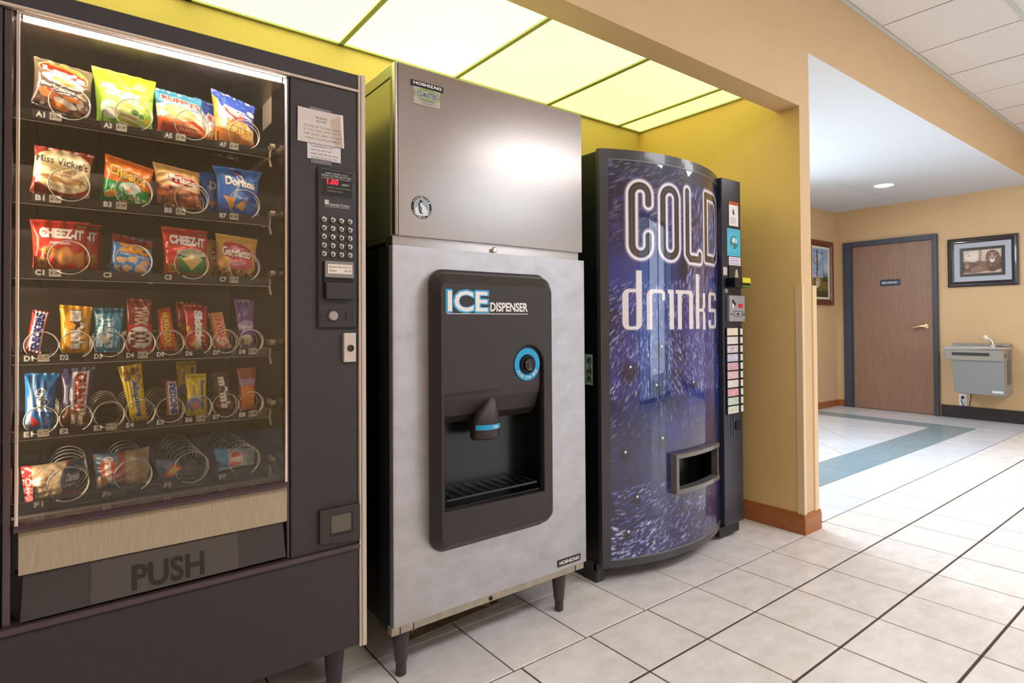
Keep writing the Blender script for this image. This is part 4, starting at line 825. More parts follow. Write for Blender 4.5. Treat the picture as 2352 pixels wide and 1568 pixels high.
cv = bar(.032, .09, '8f2c26'); cv.rect(.22, .88, .04, .95, 'e8e4ec'); cv.text('SNICKERS', .30, .82, .07, .92, '2a3590', 90, .06)
snack('candy_bar', 'white and blue wrapped chocolate bar leaning right in slot E5', 'candy bar', (.200, .943, .228, .939, .234, .850, .203, .850), cv, .010, seed=54, wr=.0008, pinch=.02)
cv = bar(.052, .105, 'e6cc30'); cv.text('Butterfinger', .62, .86, .12, .84, '2a4aa0', -90, .05); cv.ell(.35, .3, .32, .16, '6a78b8'); cv.ell(.4, .26, .16, .1, 'c8703a'); cv.rect(0, 1, .9, 1, 'c8ac24'); cv.text('bites', .3, .44, .5, .75, '2a4aa0', -90)
b6 = snack('candy_pouch', 'yellow candy pouch with blue patch in slot E6', 'candy pouch', (.246, .953, .296, .953, .296, .846, .249, .843), cv, .013, seed=55)
b6b = behind(b6, 'larger dim gold pouch standing behind the yellow pouch of slot E6', -.012, .07, .03)
snack('candy_pouch', 'brown plain candy pouch with white vertical lettering in slot E7', 'candy pouch', (.308, .953, .348, .952, .363, .846, .312, .848), mms(.045, .105, '4f2e26', 'a83a30', '33201a'), .012, seed=56)
cv = bar(.045, .115, 'e0621c'); cv.rect(0, 1, .72, 1, '9c4a24'); cv.rect(0, 1, .58, .74, '9a90b8', .8); cv.ell(.45, .3, .38, .25, 'ee8a2c'); cv.poly([(.12, .5), (.85, .5), (.9, .1), (.15, .08)], 'e88226'); cv.spots(14, (.2, .8, .14, .46), ['a8521a'], (.02, .03), 3, .8, .9)
pbc = snack('cracker_pack', 'orange cheese cracker sandwich pack in slot E8 at the right end', 'cracker pack', (.370, .962, .420, .963, .413, .850, .378, .850), cv, .012, seed=57)
# row F: pastries lying on their long side
cv = C(.11, .09, 'c9b08a'); cv.spots(60, (.15, .7, .05, .95), ['e8d8ba', 'a8885c', 'd8c09a', 'f2e8d4', '8a6a44'], (.03, .1), 6, .7, .3); cv.rect(0, .17, 0, 1, 'cf2a30'); cv.rect(.70, 1, 0, 1, 'a82c34'); cv.ell(.86, .55, .22, .46, '26405c', 0, .95); cv.text('Danish', .74, .98, .42, .64, 'f0ece6', bold=.04, slope=-.05); cv.text('Claw', .05, .14, .2, .7, 'f2d8d0', -90); cv.text('Cinnamon', .74, .95, .26, .36, 'e8c8a8')
snack('pastry_pack', 'red and clear wrapped pastry with navy label, lying in the bottom left slot', 'pastry', (-.080, .764, .038, .770, .018, .692, -.070, .678), cv, .02, seed=61, horiz=True)
cv = C(.115, .08, '5f7f9a'); cv.rect(.48, 1, 0, 1, 'b39468'); cv.spots(24, (.5, .98, .05, .95), ['c9ab80', '94754c'], (.05, .12), 3, .6, .3); cv.rect(.42, .55, 0, 1, 'a04a38'); cv.ell(.25, .5, .15, .34, 'd8603c', 8); cv.text('Grandmas', .18, .34, .14, .9, 'f4e8d8', -90, .05); cv.ell(.12, .2, .1, .14, 'e8b060')
snack('cookie_pack', 'blue and orange cookie pack, second in the bottom row', 'cookie pack', (.052, .774, .168, .777, .163, .690, .060, .693), cv, .018, seed=62, horiz=True)
cv = C(.115, .05, '3c2c2a'); cv.rect(0, .38, 0, 1, '6a86b0'); cv.poly([(.1, .2), (.3, .8), (.48, .6), (.3, .1)], 'd8482c'); cv.poly([(.16, .3), (.3, .66), (.42, .54), (.3, .24)], 'f0c23a'); cv.spots(26, (.4, .98, .1, .9), ['6a5048', '8a7870', '241a1a', 'a89a94'], (.02, .06), 3, .7, .3)
snack('cake_pack', 'low dark snack cake pack with blue end, third in the bottom row', 'snack cake', (.182, .742, .296, .734, .292, .692, .184, .690), cv, .018, seed=63, horiz=True)
cv = C(.10, .05, 'b8ccd8'); cv.rect(0, .3, 0, 1, '4a9cd0'); cv.poly([(.28, .2), (.32, .85), (.62, .8), (.6, .2)], 'e0522c'); cv.text('Frosted', .30, .64, .36, .7, 'fbe8d0', bold=.05); cv.rect(.66, 1, 0, 1, '8a9894', .7); cv.rect(0, 1, 0, .15, 'd8e2e8')
snack('cake_pack', 'pale blue and orange snack cake pack, last in the bottom row', 'snack cake', (.314, .752, .416, .744, .412, .696, .322, .692), cv, .018, seed=64, horiz=True)

# ================================================================== ice machine on dispenser
M_SS = mat('brushed_stainless', 'b3aaa4', rough=.3, metal=.95, nz=.05, nscale=24, bump=.06, bscale=260, stretch=(.12, 1, 6), aniso=.75)
M_SSL = mat('worn_stainless', 'c6c5c9', rough=.42, metal=.8, nz=.14, nscale=10, col2='b3b1b2', bump=.1, bscale=300, stretch=(1, 1, 1.5))
M_SIDEU = mat('side_stainless', 'b9bda8', rough=.26, metal=.85, nz=.1, nscale=5)
M_SIDEL = mat('black_side_paint', '0c100e', rough=.25, spec=.5)
M_DISP = mat('charcoal_dispenser_plastic', '2c2523', rough=.38, bump=.25, bscale=700)
M_DBLK = mat('dispenser_black', '0a090a', rough=.3, spec=.35)
M_BLUE = mat('cyan_ink', '1fa3d4', rough=.4)
M_WINK = mat('white_ink', 'ece6e2', rough=.4)
IM = thing('ice_machine', 'stainless steel ice machine on a dispenser cabinet, between the two vending machines', 'ice machine', (1.17, 1.95, 0))
b = MB().box(.790, 1.558, 1.620, 2.40, 1.335, 1.868, .003); b.build('head_body', M_SIDEU, IM)
b = MB().prism([(1.60, 1.349), (1.598, 1.352), (1.598, 1.870), (1.602, 1.876), (1.625, 1.876), (1.625, 1.349)], .796, 1.562, 'x')
b.box(.7845, .797, 1.5985, 1.625, 1.349, 1.876, .005, 3); b.build('upper_front_panel', M_SS, IM, True)
MB().box(.7865, 1.56, 1.626, 2.41, 1.836, 1.876, .002).build('top_cover', M_SIDEU, IM)
MB().box(.781, 1.556, 1.612, 1.66, 1.315, 1.350, .002).build('joint_channel', M_SS, IM)
MB().lathe([(.010, 0), (.010, -.010), (.006, -.013)], 1.155, 1.612, 1.330, 16, 'y').build('panel_screw', M_CHROME, IM, True)
# dented side skin
nx, nz = 60, 60
u, v_ = np.meshgrid(np.linspace(0, 1, nx), np.linspace(0, 1, nz))
dent = .007*np.exp(-((u-.42-.10*v_)**2)/.004)*np.clip(.78-v_, 0, 1)*1.5-.005*np.exp(-((u-.62+.12*v_)**2)/.003)*np.clip(.55-v_, 0, 1)*2
g = grid_mesh('side_panel', .789-dent*0-dent, 2.39-(2.39-1.632)*u, 1.352+(1.832-1.352)*v_, np.zeros((nz, nx, 3)), M_SIDEU, IM)
MB().box(.786, .792, 1.628, 1.634, 1.35, 1.835).build('side_seam', mat('olive_seam', '9aa06a', rough=.4), IM)
# lower cabinet
MB().box(.782, 1.564, 1.640, 2.40, .153, 1.317, .002).build('cabinet', M_SIDEL, IM)
b = MB().box(.7765, .782, 1.6275, 1.70, .153, 1.317).build('cabinet_edge', mat('scuffed_black', '1c1d1b', rough=.5), IM)
HX0, HX1, HZ0, HZ1 = .918, 1.335, .43, 1.20
f = MB()
for q in ((.777, HX0, .176, 1.318), (HX1, 1.573, .176, 1.318), (HX0, HX1, .176, HZ0), (HX0, HX1, HZ1, 1.318)): f.box(q[0], q[1], 1.60, 1.626, q[2], q[3])
f.box(.7755, .787, 1.5995, 1.627, .176, 1.318, .004, 3); f.box(1.5665, 1.574, 1.5995, 1.627, .176, 1.318, .003)
f.build('lower_front_panel', M_SSL, IM)
f = MB().box(.770, 1.563, 1.603, 1.63, .151, .1755, .002); f.build('bottom_channel', mat('bent_channel_steel', 'b9ae9c', rough=.4, metal=.6, nz=.3, nscale=25), IM)
f = MB(); 
for x, wd in ((.797, .0025), (1.518, .003), (.842, .002)): f.box(x, x+wd, 1.6015, 1.604, .153, .172)
f.lathe([(.007, 0), (.007, -.003)], 1.13, 1.603, .163, 12, 'y'); f.build('channel_slots', M_DBLK, IM)
for (lx, ly) in ((.825, 1.652), (1.478, 1.650), (.825, 2.33), (1.478, 2.33)):
    MB().lathe([(.028, .153), (.0275, .135), (.0195, .045), (.0165, .043), (.0165, .004), (.013, 0)], lx, ly, 0, 20).build('leg', mat('leg_charcoal', '3a3337', rough=.35), IM, True)
# dispenser bezel
def rrect(x0, x1, z0, z1, r, n=6):
    P = []
    for cx, cz, a0 in ((x1-r, z1-r, 0), (x0+r, z1-r, 90), (x0+r, z0+r, 180), (x1-r, z0+r, 270)):
        for k in range(n+1): a = R(a0+90*k/n); P.append((cx+r*math.cos(a), cz+r*math.sin(a)))
    return P
cavp = [(.912, .508), (1.314, .501), (1.314, .940)]
for k in range(0, 11): a = R(0+18*k*1.0); cavp.append((1.248+.066*math.cos(a), .945+.064*math.sin(a))) if k < 10 else None
cavp += [(1.176, .925), (1.160, .900), (1.142, .881), (1.118, .869), (.925, .866), (.914, .858)]
DZ = lambda P: P
outer = rrect(.905, 1.347, .413, 1.204, .02)
base = rrect(.897, 1.374, .368, 1.252, .045)
mid = rrect(.8955, 1.372, .372, 1.247, .04)
b = MB()
def loft(mb, loops):
    n = len(loops[0][0]); vs = []; fs = []
    for P, y in loops: vs += [(x, y, z) for x, z in P]
    for l in range(len(loops)-1):
        for i in range(n): fs.append((l*n+i, (l+1)*n+i, (l+1)*n+(i+1) % n, l*n+(i+1) % n))
    mb.mesh(vs, fs)
loft(b, [(base, 1.600), (base, 1.588), (mid, 1.585), (rrect(.900, 1.366, .385, 1.236, .035), 1.560), (rrect(.9035, 1.352, .405, 1.208, .024), 1.5375), (outer, 1.535)])
# front face with the cavity cut out: fan quads between outer loop and cavity loop
def face_with_hole(mb, out, hole, y):
    bm = mb.bm; vo = [bm.verts.new((x, y, z)) for x, z in out]; vh = [bm.verts.new((x, y, z)) for x, z in hole]
    e = [bm.edges.new((vo[i], vo[(i+1) % len(vo)])) for i in range(len(vo))]+[bm.edges.new((vh[i], vh[(i+1) % len(vh)])) for i in range(len(vh))]
    bmesh.ops.triangle_fill(bm, use_beauty=True, use_dissolve=False, edges=e)
face_with_hole(b, outer, cavp, 1.535)
def scale_loop(P, s, c=(1.12, .69)): return [(c[0]+(x-c[0])*s, c[1]+(z-c[1])*s) for x, z in P]
loft(b, [(cavp, 1.535), (scale_loop(cavp, .992), 1.538), (scale_loop(cavp, .985), 1.548)])
bz = b.build('bezel', M_DISP, IM); 
# cavity interior: ring shelf, sloped hood, back and floor
b = MB(); cvin = scale_loop(cavp, .985)
lower = [(p[0], min(p[1], .80)) for p in cvin]
b.box(.918, .924, 1.548, 1.70, .50, .87); b.box(1.305, 1.311, 1.548, 1.70, .50, 1.0); b.box(.918, 1.311, 1.695, 1.70, .50, .9); b.box(.918, 1.311, 1.548, 1.70, .497, .503)
b.build('cavity_liner', M_DBLK, IM)
pts = [(1.5485, 1.003), (1.5485, .872), (1.552, .845), (1.575, .79), (1.60, .765), (1.66, .755), (1.70, .755), (1.70, 1.003)]
b = MB().prism(pts, .919, 1.310, 'x'); b.build('hood', M_DISP, IM)
# spout
prof = []
b = MB()
vs = []; n = 20
lv = [(.852, 1.113, .006, .005, 1.551), (.835, 1.108, .020, .014, 1.548), (.800, 1.096, .040, .028, 1.545), (.765, 1.086, .051, .036, 1.545), (.735, 1.083, .053, .038, 1.546), (.712, 1.083, .051, .037, 1.547), (.708, 1.083, .046, .032, 1.548)]
for z, cx, rx, ry, cy in lv:
    for k in range(n): a = 2*math.pi*k/n; vs.append((cx+rx*math.cos(a), cy+.018+ry*math.sin(a), z))
fs = [(l*n+i, l*n+(i+1) % n, (l+1)*n+(i+1) % n, (l+1)*n+i) for l in range(len(lv)-1) for i in range(n)]+[tuple(range((len(lv)-1)*n, len(lv)*n))]
b.mesh(vs, fs); bmesh.ops.recalc_face_normals(b.bm, faces=b.bm.faces[:]); sp = b.build('ice_spout', M_DISP, IM, True)
vs = []; A = [R(-155+130*k/16) for k in range(17)]
for z in (.757, .741):
    for a in A: vs.append((1.0845+.0535*math.cos(a), 1.5635+.039*math.sin(a), z))
MB().mesh(vs, [(i, i+17, i+18, i+1) for i in range(16)]).build('spout_band', M_BLUE, sp)
b = MB(); text_on(b, 'ICE', 1.090, 1.108, .7445, .7535, 1.5236, .02); b.build('band_lettering', M_WINK, sp)
# push-for-ice ring and button
b = MB()
n = 40; RC = (1.248, .941)
vs = [(RC[0]+r_*math.cos(2*math.pi*k/n), 1.5455, RC[1]+r_*math.sin(2*math.pi*k/n)) for r_ in (.055, .034) for k in range(n)]
b.mesh(vs, [(k, n+k, n+(k+1) % n, (k+1) % n) for k in range(n)]); bmesh.ops.recalc_face_normals(b.bm, faces=b.bm.faces[:])
rg = b.build('ring_label', M_BLUE, IM)
b = MB(); word = 'PUSH FOR ICE'
for i, ch in enumerate(word):
    if ch == ' ': continue
    a = R(-90+(i-5.5)*10.5); px, pz = RC[0]+.0445*math.cos(a), RC[1]+.0445*math.sin(a); t_ = a+math.pi/2
    text_any(b, ch, (px-.0032*math.cos(t_)+.0045*math.sin(t_), 1.5448, pz-.0032*math.sin(t_)-.0045*math.cos(t_)), .0064, .009, (math.cos(t_), 0, math.sin(t_)), (-math.sin(t_), 0, math.cos(t_)), .02)
b.build('ring_lettering', M_WINK, rg)
MB().lathe([(.033, 0), (.033, -.006), (.030, -.010), (.026, -.010), (.024, -.004)], RC[0], 1.547, RC[1], 32, 'y').build('button_collar', M_DBLK, IM, True)
MB().lathe([(.022, 0), (.022, -.016), (.019, -.019), (.014, -.0165), (.001, -.016)], RC[0], 1.547, RC[1], 32, 'y').build('push_button', mat('black_button', '232021', rough=.25), IM, True)
# drip tray and grille
MB().box(.924, 1.305, 1.552, 1.695, .503, .512, .003).build('drip_tray', M_DBLK, IM)
b = MB(); b.tube([(.935, 1.56, .532), (1.295, 1.56, .532), (1.295, 1.685, .532), (.935, 1.685, .532)], .0045, 8, True); gr = b.build('grille_frame', mat('grille_bar_plastic', '2e2b2a', rough=.3), IM, True)
for k in range(9): MB().box(.965+.037*k, .971+.037*k, 1.562, 1.684, .528, .534, .001).build('grille_bar', mat('grille_bar_plastic', '2e2b2a', rough=.3), gr)
# lettering on the bezel
Y5 = 1.5346
b = MB(); text_on(b, 'ICE', .921, 1.084, 1.113, 1.188, Y5, .06); b.build('ice_outline', M_BLUE, IM)
b = MB(); text_on(b, 'ICE', .928, 1.077, 1.118, 1.183, Y5-.0006, .022); b.build('ice_lettering', M_WINK, IM)
b = MB(); text_on(b, 'DISPENSER', 1.087, 1.243, 1.119, 1.149, Y5, .03); b.box(.925, 1.244, Y5-.0003, Y5, 1.1105, 1.1125); b.build('dispenser_lettering', M_WINK, IM)
# badges
def badge(x0, x1, z0, z1, y, nm):
    o = MB().box(x0, x1, y-.0025, y, z0, z1, .0006).build('brand_badge', mat('badge_black', '14110f', rough=.3), IM)
    bb = MB(); text_on(bb, nm, x0+.07*(x1-x0), x1-.07*(x1-x0), z0+.25*(z1-z0), z1-.22*(z1-z0), y-.0028, .035); bb.build('badge_lettering', M_WINK, o)
badge(.838, .953, 1.815, 1.832, 1.598, 'HOSHIZAKI'); badge(1.427, 1.541, .189, .214, 1.600, 'HOSHIZAKI')
cv = Cv(96, 56, 'b9bca8', asp=.56); cv.rect(0, 1, 0, .3, 'b9ad9c'); 
cv.ell(.5, .62, .5, .36, '8a9a5a'); cv.rect(.05, .95, .38, .88, '8a9a5a'); cv.rect(.09, .91, .42, .84, 'b4bca8'); cv.text('ICE-MASTERS', .13, .88, .46, .80, '53586a', bold=.03); cv.text('812-555-0199'.replace('812-555-0199', 'SALES SERVICE'), .24, .8, .22, .32, '6a6a80'); cv.rect(.3, .72, .12, .16, '7a7490')
o = plate('dealer_sticker', cv, .847, .941, 1.760, 1.813, 1.5972, M_PP, None); tag(o, 'pale green dealer sticker under the upper black badge of the ice machine', 'sticker')
# round penguin emblem
cv = Cv(110, 110, '17120f'); cv.ell(.5, .5, .37, .37, 'cfd4d2'); cv.ell(.5, .5, .345, .345, '8fa5b0'); 
cv.poly([(.18, .42), (.33, .55), (.45, .46), (.6, .62), (.82, .35), (.8, .25), (.6, .17), (.4, .17), (.2, .28)], 'e3e6e6'); cv.ell(.5, .23, .3, .1, 'dde2e6')
cv.ell(.44, .48, .10, .25, '14151a', 4); cv.ell(.50, .50, .075, .2, 'eceae4', 8); cv.ell(.47, .76, .065, .065, '14151a'); cv.poly([(.5, .79), (.58, .76), (.5, .74)], '2a2a2a'); cv.poly([(.46, .6), (.54, .36), (.50, .34), (.43, .5)], '20191e'); cv.ell(.5, .235, .09, .02, '2a2a2a')
import itertools
def ringtext(cv, s, a0, st, rad, flip):
    for i, ch in enumerate(s):
        if ch == ' ': continue
        a = R(a0+st*i); x, y = .5+rad*math.cos(a), .5+rad*math.sin(a); w_ = .035
        v, f = text_tris(ch, .04); t = a-math.pi/2 if not flip else a+math.pi/2
        q = np.stack([x+(v[:, 0]-.5)*2*w_*math.cos(t)-(v[:, 1]-.5)*.085*math.sin(t), y+(v[:, 0]-.5)*2*w_*math.sin(t)+(v[:, 1]-.5)*.085*math.cos(t)], 1)
        for tri in f: cv.poly([tuple(q[j]) for j in tri], 'd8d2c8')
ringtext(cv, 'HOSHIZAKI', 148, -14.5, .43, False); ringtext(cv, 'AMERICA INC', 205, 13.5, .43, True)
M_EM = print_mat('printed_emblem', .35)
def disc(u, v):
    a = (u-.5)*2; c_ = (v-.5)*2; x = a*np.sqrt(1-c_*c_/2); z = c_*np.sqrt(1-a*a/2); return .8735+.0355*x, np.full_like(u, 1.5970), 1.441+.0355*z
a_, c_ = np.meshgrid(np.linspace(-1, 1, 110), np.linspace(-1, 1, 110)); X_ = a_*np.sqrt(1-c_*c_/2); Z_ = c_*np.sqrt(1-a_*a_/2)
img = cv.out(); ii = np.clip(((X_+1)/2*109).round().astype(int), 0, 109); jj = np.clip(((Z_+1)/2*109).round().astype(int), 0, 109)
grid_mesh('round_emblem', .8735+.0355*X_, np.full_like(X_, 1.5970), 1.441+.0355*Z_, img[jj, ii], M_EM, IM, False)
# loose bent sheet under the machine
b = MB().mesh([(.93, 1.80, .002), (1.33, 1.83, .002), (1.33, 1.90, .004), (.93, 1.92, .004), (.93, 1.80, .006), (1.33, 1.83, .006), (1.33, 1.90, .008), (.93, 1.92, .008)], [(0, 1, 5, 4), (1, 2, 6, 5), (2, 3, 7, 6), (3, 0, 4, 7), (4, 5, 6, 7), (0, 3, 2, 1)])
pts = [(.95+.042*k, 1.83+.06*math.sin(math.pi*k/8)) for k in range(9)]
for (xa, ya), (xb, yb) in zip(pts, pts[1:]): b.mesh([(xa, ya, .006), (xb, yb, .006), (xb, yb, .034), (xa, ya, .034), (xa, ya+.003, .006), (xb, yb+.003, .006), (xb, yb+.003, .034), (xa, ya+.003, .034)], [(0, 1, 2, 3), (7, 6, 5, 4), (3, 2, 6, 7)])
tag(b.build('metal_tray', mat('dirty_tray_steel', 'a8997f', rough=.55, metal=.3, nz=.35, nscale=14)), 'dirty low metal drip tray on the floor tiles beneath the ice machine', 'tray')

# ================================================================== cold drinks machine
M_DKB = mat('drinks_black', '141518', rough=.28); M_DKG = mat('drinks_grey_frame', '3b3a3f', rough=.3, coat=.3)
M_STRIP = mat('slate_strip', '32353f', rough=.25, metal=.3); M_PRT = print_mat('drinks_graphic', .3, .9, .15)
DM = thing('drinks_machine', 'dark blue cold drinks vending machine with curved graphic front, on the right', 'vending machine', (2.24, 2.05, 0))
AC = (2.18, 1.585+.902); AR = .902
def arcY(x, off=0.): x = np.asarray(x, float); return AC[1]-np.sqrt((AR+off)**2-(x-AC[0])**2)
MB().box(1.757, 2.725, 1.700, 2.44, .085, 1.800, .004).build('cabinet', M_DKB, DM)
# arched door body
def arch(mb, z0, z1, x0=1.756, x1=2.601, off=0., back=1.71, n=40):
    P = [(x, float(arcY(x, off))) for x in np.linspace(x0, x1, n)]; P += [(x1, back), (x0, back)]
    mb.prism(P, z0, z1, 'z'); return mb
b = arch(MB(), 1.766, 1.806); arch(b, .068, .098); b.prism([(1.756, float(arcY(1.756))), (1.79, float(arcY(1.79))), (1.79, 1.71), (1.756, 1.71)], .098, 1.766, 'z'); b.prism([(2.585, float(arcY(2.585))), (2.601, float(arcY(2.601))), (2.601, 1.71), (2.585, 1.71)], .098, 1.766, 'z')
b.build('door_frame', M_DKG, DM)
b = arch(MB(), .0985, .1035, 1.789, 2.586, .0008); arch(b, 1.7605, 1.7655, 1.789, 2.586, .0008); b.build('door_bead', mat('pale_bead', '77757c', rough=.25), DM)
# graphic
GX0, GX1, GZ0, GZ1 = 1.788, 2.587, .1, 1.764
nx, nz = 330, 640; cv = Cv(nx, nz, '1c1b42', asp=(GZ1-GZ0)/(GX1-GX0)); U_, V_ = cv.u, cv.v; XX = GX0+(GX1-GX0)*U_; ZZ = GZ0+(GZ1-GZ0)*V_
def vnoise(sx, sz, seed):
    r = np.random.RandomState(seed); g_ = r.rand(sz+2, sx+2); x = U_*sx; z = V_*sz; i = x.astype(int); j = z.astype(int); fx = x-i; fz = z-j; fx = fx*fx*(3-2*fx); fz = fz*fz*(3-2*fz)
    return (g_[j, i]*(1-fx)+g_[j, i+1]*fx)*(1-fz)+(g_[j+1, i]*(1-fx)+g_[j+1, i+1]*fx)*fz
n1 = .5*vnoise(4, 8, 1)+.3*vnoise(9, 18, 2)+.2*vnoise(20, 40, 3)
cv.blend(np.clip((n1-.42)*3, 0, 1), '2c2762', .8); cv.blend(np.clip((.42-n1)*4, 0, 1), '17162c', .8); cv.blend(np.clip((vnoise(5, 7, 9)-.6)*3, 0, 1), '22409a', .65); cv.blend(np.clip((V_-.80)/.2, 0, 1), '2b2632', .75)
q = random.Random(4)
def streaks(n, x0, x1, z0, z1, ang, ln, wd, al, cols):
    S2 = 2; px = (GX1-GX0)/cv.W; pz = (GZ1-GZ0)/cv.H
    for _ in range(n):
        x, z = q.uniform(x0, x1), q.uniform(z0, z1); a = R(ang(x, z)+q.uniform(-16, 16)); L = ln*q.uniform(.4, 1.5); W_ = wd*q.uniform(.5, 1.5)
        i0, i1 = int((x-L-GX0)/px), int((x+L-GX0)/px)+2; j0, j1 = int((z-L-GZ0)/pz), int((z+L-GZ0)/pz)+2
        i0, j0 = max(i0, 0), max(j0, 0); i1, j1 = min(i1, cv.W), min(j1, cv.H)
        if i1 <= i0 or j1 <= j0: continue
        X = XX[j0:j1, i0:i1]-x; Z = ZZ[j0:j1, i0:i1]-z; c_, s_ = math.cos(a), math.sin(a); d = ((X*c_+Z*s_)/L)**2+((-X*s_+Z*c_)/W_)**2
        m = np.clip(1.3*(1-d), 0, 1)[..., None]*al*q.uniform(.4, 1); cv.a[j0:j1, i0:i1] = cv.a[j0:j1, i0:i1]*(1-m)+np.array(lin(q.choice(cols)))*m
LV = ['8088d8', 'b0bcf0', '4f60c8', '6a62b8', 'dce4fc', '3c58c4']
flow = lambda x, z: 28+55*math.sin((x-1.8)*4.2)+30*math.cos((z-.9)*5)
streaks(2400, 1.79, 2.58, .76, 1.26, flow, .013, .0026, .55, LV); streaks(1300, 1.79, 2.58, .42, 1.0, flow, .015, .003, .2, LV)
cv.blend(np.clip((.34-V_)/.08, 0, 1), '34325a', .7); streaks(900, 1.79, 2.4, .10, .40, lambda x, z: 8+30*math.sin((x-1.8)*5), .013, .0025, .5, LV); streaks(90, 1.79, 2.0, .10, .24, flow, .012, .004, .75, ['c8d0ff', '8fa0f0', 'e8ecff'])  # grey-purple wash at the bottom paints in the floor's reflection
streaks(600, 2.2, 2.58, 1.2, 1.7, lambda x, z: 75, .03, .004, .3, LV); streaks(500, 1.79, 2.2, 1.4, 1.76, lambda x, z: 30, .02, .004, .18, LV); streaks(120, 2.2, 2.5, 1.25, 1.66, lambda x, z: 60, .02, .006, .7, ['6f86e0', 'a9b6f4'])
for x, z, r_ in ((1.875, .875, .05), (2.03, .96, .045), (2.03, .57, .04), (1.85, .53, .03), (2.0, .80, .035), (1.90, .34, .03), (2.24, .80, .03), (1.86, .2, .03)):
    cv.ell((x-GX0)/(GX1-GX0), (z-GZ0)/(GZ1-GZ0), r_/(GX1-GX0), r_/(GZ1-GZ0)*1.2, '15121e', 0, .75, .6); cv.ell((x-GX0)/(GX1-GX0)+.006, (z+r_*.4-GZ0)/(GZ1-GZ0), .006, .003, 'f2f4ff')
# neon word: distance to letter strokes
def strokes(segs): return segs
def dist_poly(pl, closed=False):
    d = np.full(XX.shape, 9.)
    P = pl+[pl[0]] if closed else pl
    for (xa, za), (xb, zb) in zip(P, P[1:]):
        L2 = (xb-xa)**2+(zb-za)**2; t = np.clip(((XX-xa)*(xb-xa)+(ZZ-za)*(zb-za))/(L2+1e-12), 0, 1); d = np.minimum(d, np.hypot(XX-xa-t*(xb-xa), ZZ-za-t*(zb-za)))
    return d
def rpath(x0, x1, z0, z1, r, part='full', gap=None, n=7):
    P = []
    for cx, cz, a0 in ((x1-r, z1-r, 0), (x0+r, z1-r, 90), (x0+r, z0+r, 180), (x1-r, z0+r, 270)):
        P += [(cx+r*math.cos(R(a0+90*k/n)), cz+r*math.sin(R(a0+90*k/n))) for k in range(n+1)]
    return P
hw = .021; o_ = .031
# letter boxes: outer glow edges measured on the door
def cbox(x0, x1, z0, z1): return x0+o_, x1-o_, z0+o_, z1-o_
x0, x1, z0, z1 = cbox(1.860, 2.001, 1.338, 1.690); r_ = (x1-x0)/2*.98
Cp = [(x1, 1.578)]+rpath(x0, x1, z0, z1, r_)[0:]; 
pc = rpath(x0, x1, z0, z1, r_); Cp = [(x1, 1.585)]+pc+[(x1, 1.448)]
d = dist_poly(Cp)
x0, x1, z0, z1 = cbox(2.017, 2.162, 1.336, 1.690); d = np.minimum(d, dist_poly(rpath(x0, x1, z0, z1, (x1-x0)/2*.98), True))
x0, x1, z0, z1 = cbox(2.176, 2.334, 1.334, 1.696); d = np.minimum(d, dist_poly([(x0, z1), (x0, z0+.02), (x0+.02, z0), (x1+.008, z0), (x1+.008, z0+.022)]))
x0, x1, z0, z1 = cbox(2.345, 2.572, 1.345, 1.705); d = np.minimum(d, dist_poly([(x0, z0), (x0, z1), (x1-.055, z1), (x1-.02, z1-.02), (x1, z1-.07), (x1, z0+.07), (x1-.02, z0+.02), (x1-.055, z0)], True))
glow = np.exp(-((np.clip(d-.024, 0, 9))/.0075)**2); cv.blend(np.where(d > .016, glow, 0.), 'aaa0ba', .9)
cv.blend(np.clip(1-np.abs(d-.0215)/.0085, 0, 1)**.6, 'ddd4e2'); cv.blend(np.clip(1-np.abs(d-.0215)/.005, 0, 1)**.5, 'f6f2f8')
cv.blend(np.clip((.0165-d)/.005, 0, 1), '332c26', .97); cv.blend(np.clip((.0075-d)/.006, 0, 1), '5a5044', .5)
# "drinks" in squared rounded letters
def bar_(x0, x1, z0, z1): return (XX > x0) & (XX < x1) & (ZZ > z0) & (ZZ < z1)
def rr(x0, x1, z0, z1, r):
    qx = np.abs(XX-(x0+x1)/2)-(x1-x0)/2+r; qz = np.abs(ZZ-(z0+z1)/2)-(z1-z0)/2+r
    return np.hypot(np.maximum(qx, 0), np.maximum(qz, 0))+np.minimum(np.maximum(qx, qz), 0)-r < 0
zb, zt = 1.050, 1.222; m = (rr(1.846, 1.935, zb, zt, .03) & ~rr(1.873, 1.908, zb+.014, zt-.014, .008)) | bar_(1.908, 1.935, zb+.03, 1.300)
m |= (rr(1.958, 2.056, zb-.05, zt, .028) & (ZZ > zb) & ~(rr(1.985, 2.16, zb-.1, zt-.016, .012)) & (XX < 2.056)) | bar_(2.040, 2.056, 1.175, 1.212)
m |= bar_(2.081, 2.107, zb, zt-.014) | bar_(2.072, 2.107, zt-.017, zt)
m |= (rr(2.133, 2.246, zb-.05, zt, .022) & (ZZ > zb) & ~rr(2.160, 2.214, zb-.1, zt-.016, .012)) | bar_(2.120, 2.150, zt-.016, zt)
m |= bar_(2.270, 2.300, zb, 1.298) | bar_(2.295, 2.345, 1.128, 1.142) | bar_(2.335, 2.362, 1.135, zt-.008) | (bar_(2.335, 2.362, zb-.004, 1.135))
m |= ((rr(2.398, 2.520, zb, zt, .026)) & ~(rr(2.432, 2.486, zb+.014, 1.128, .008)) & ~(rr(2.432, 2.486, 1.144, zt-.014, .008)) & ~bar_(2.486, 2.53, 1.144, 1.185) & ~bar_(2.39, 2.432, 1.09, 1.128))
m &= ~(bar_(2.350, 2.37, 1.126, 1.146)); cv.blend(m, 'e3dcdc')
u, v_ = np.meshgrid(np.linspace(0, 1, nx), np.linspace(0, 1, nz)); X = GX0+(GX1-GX0)*u; Z = GZ0+(GZ1-GZ0)*v_
hole = (X > 2.094) & (X < 2.438) & (Z > .360) & (Z < .494)
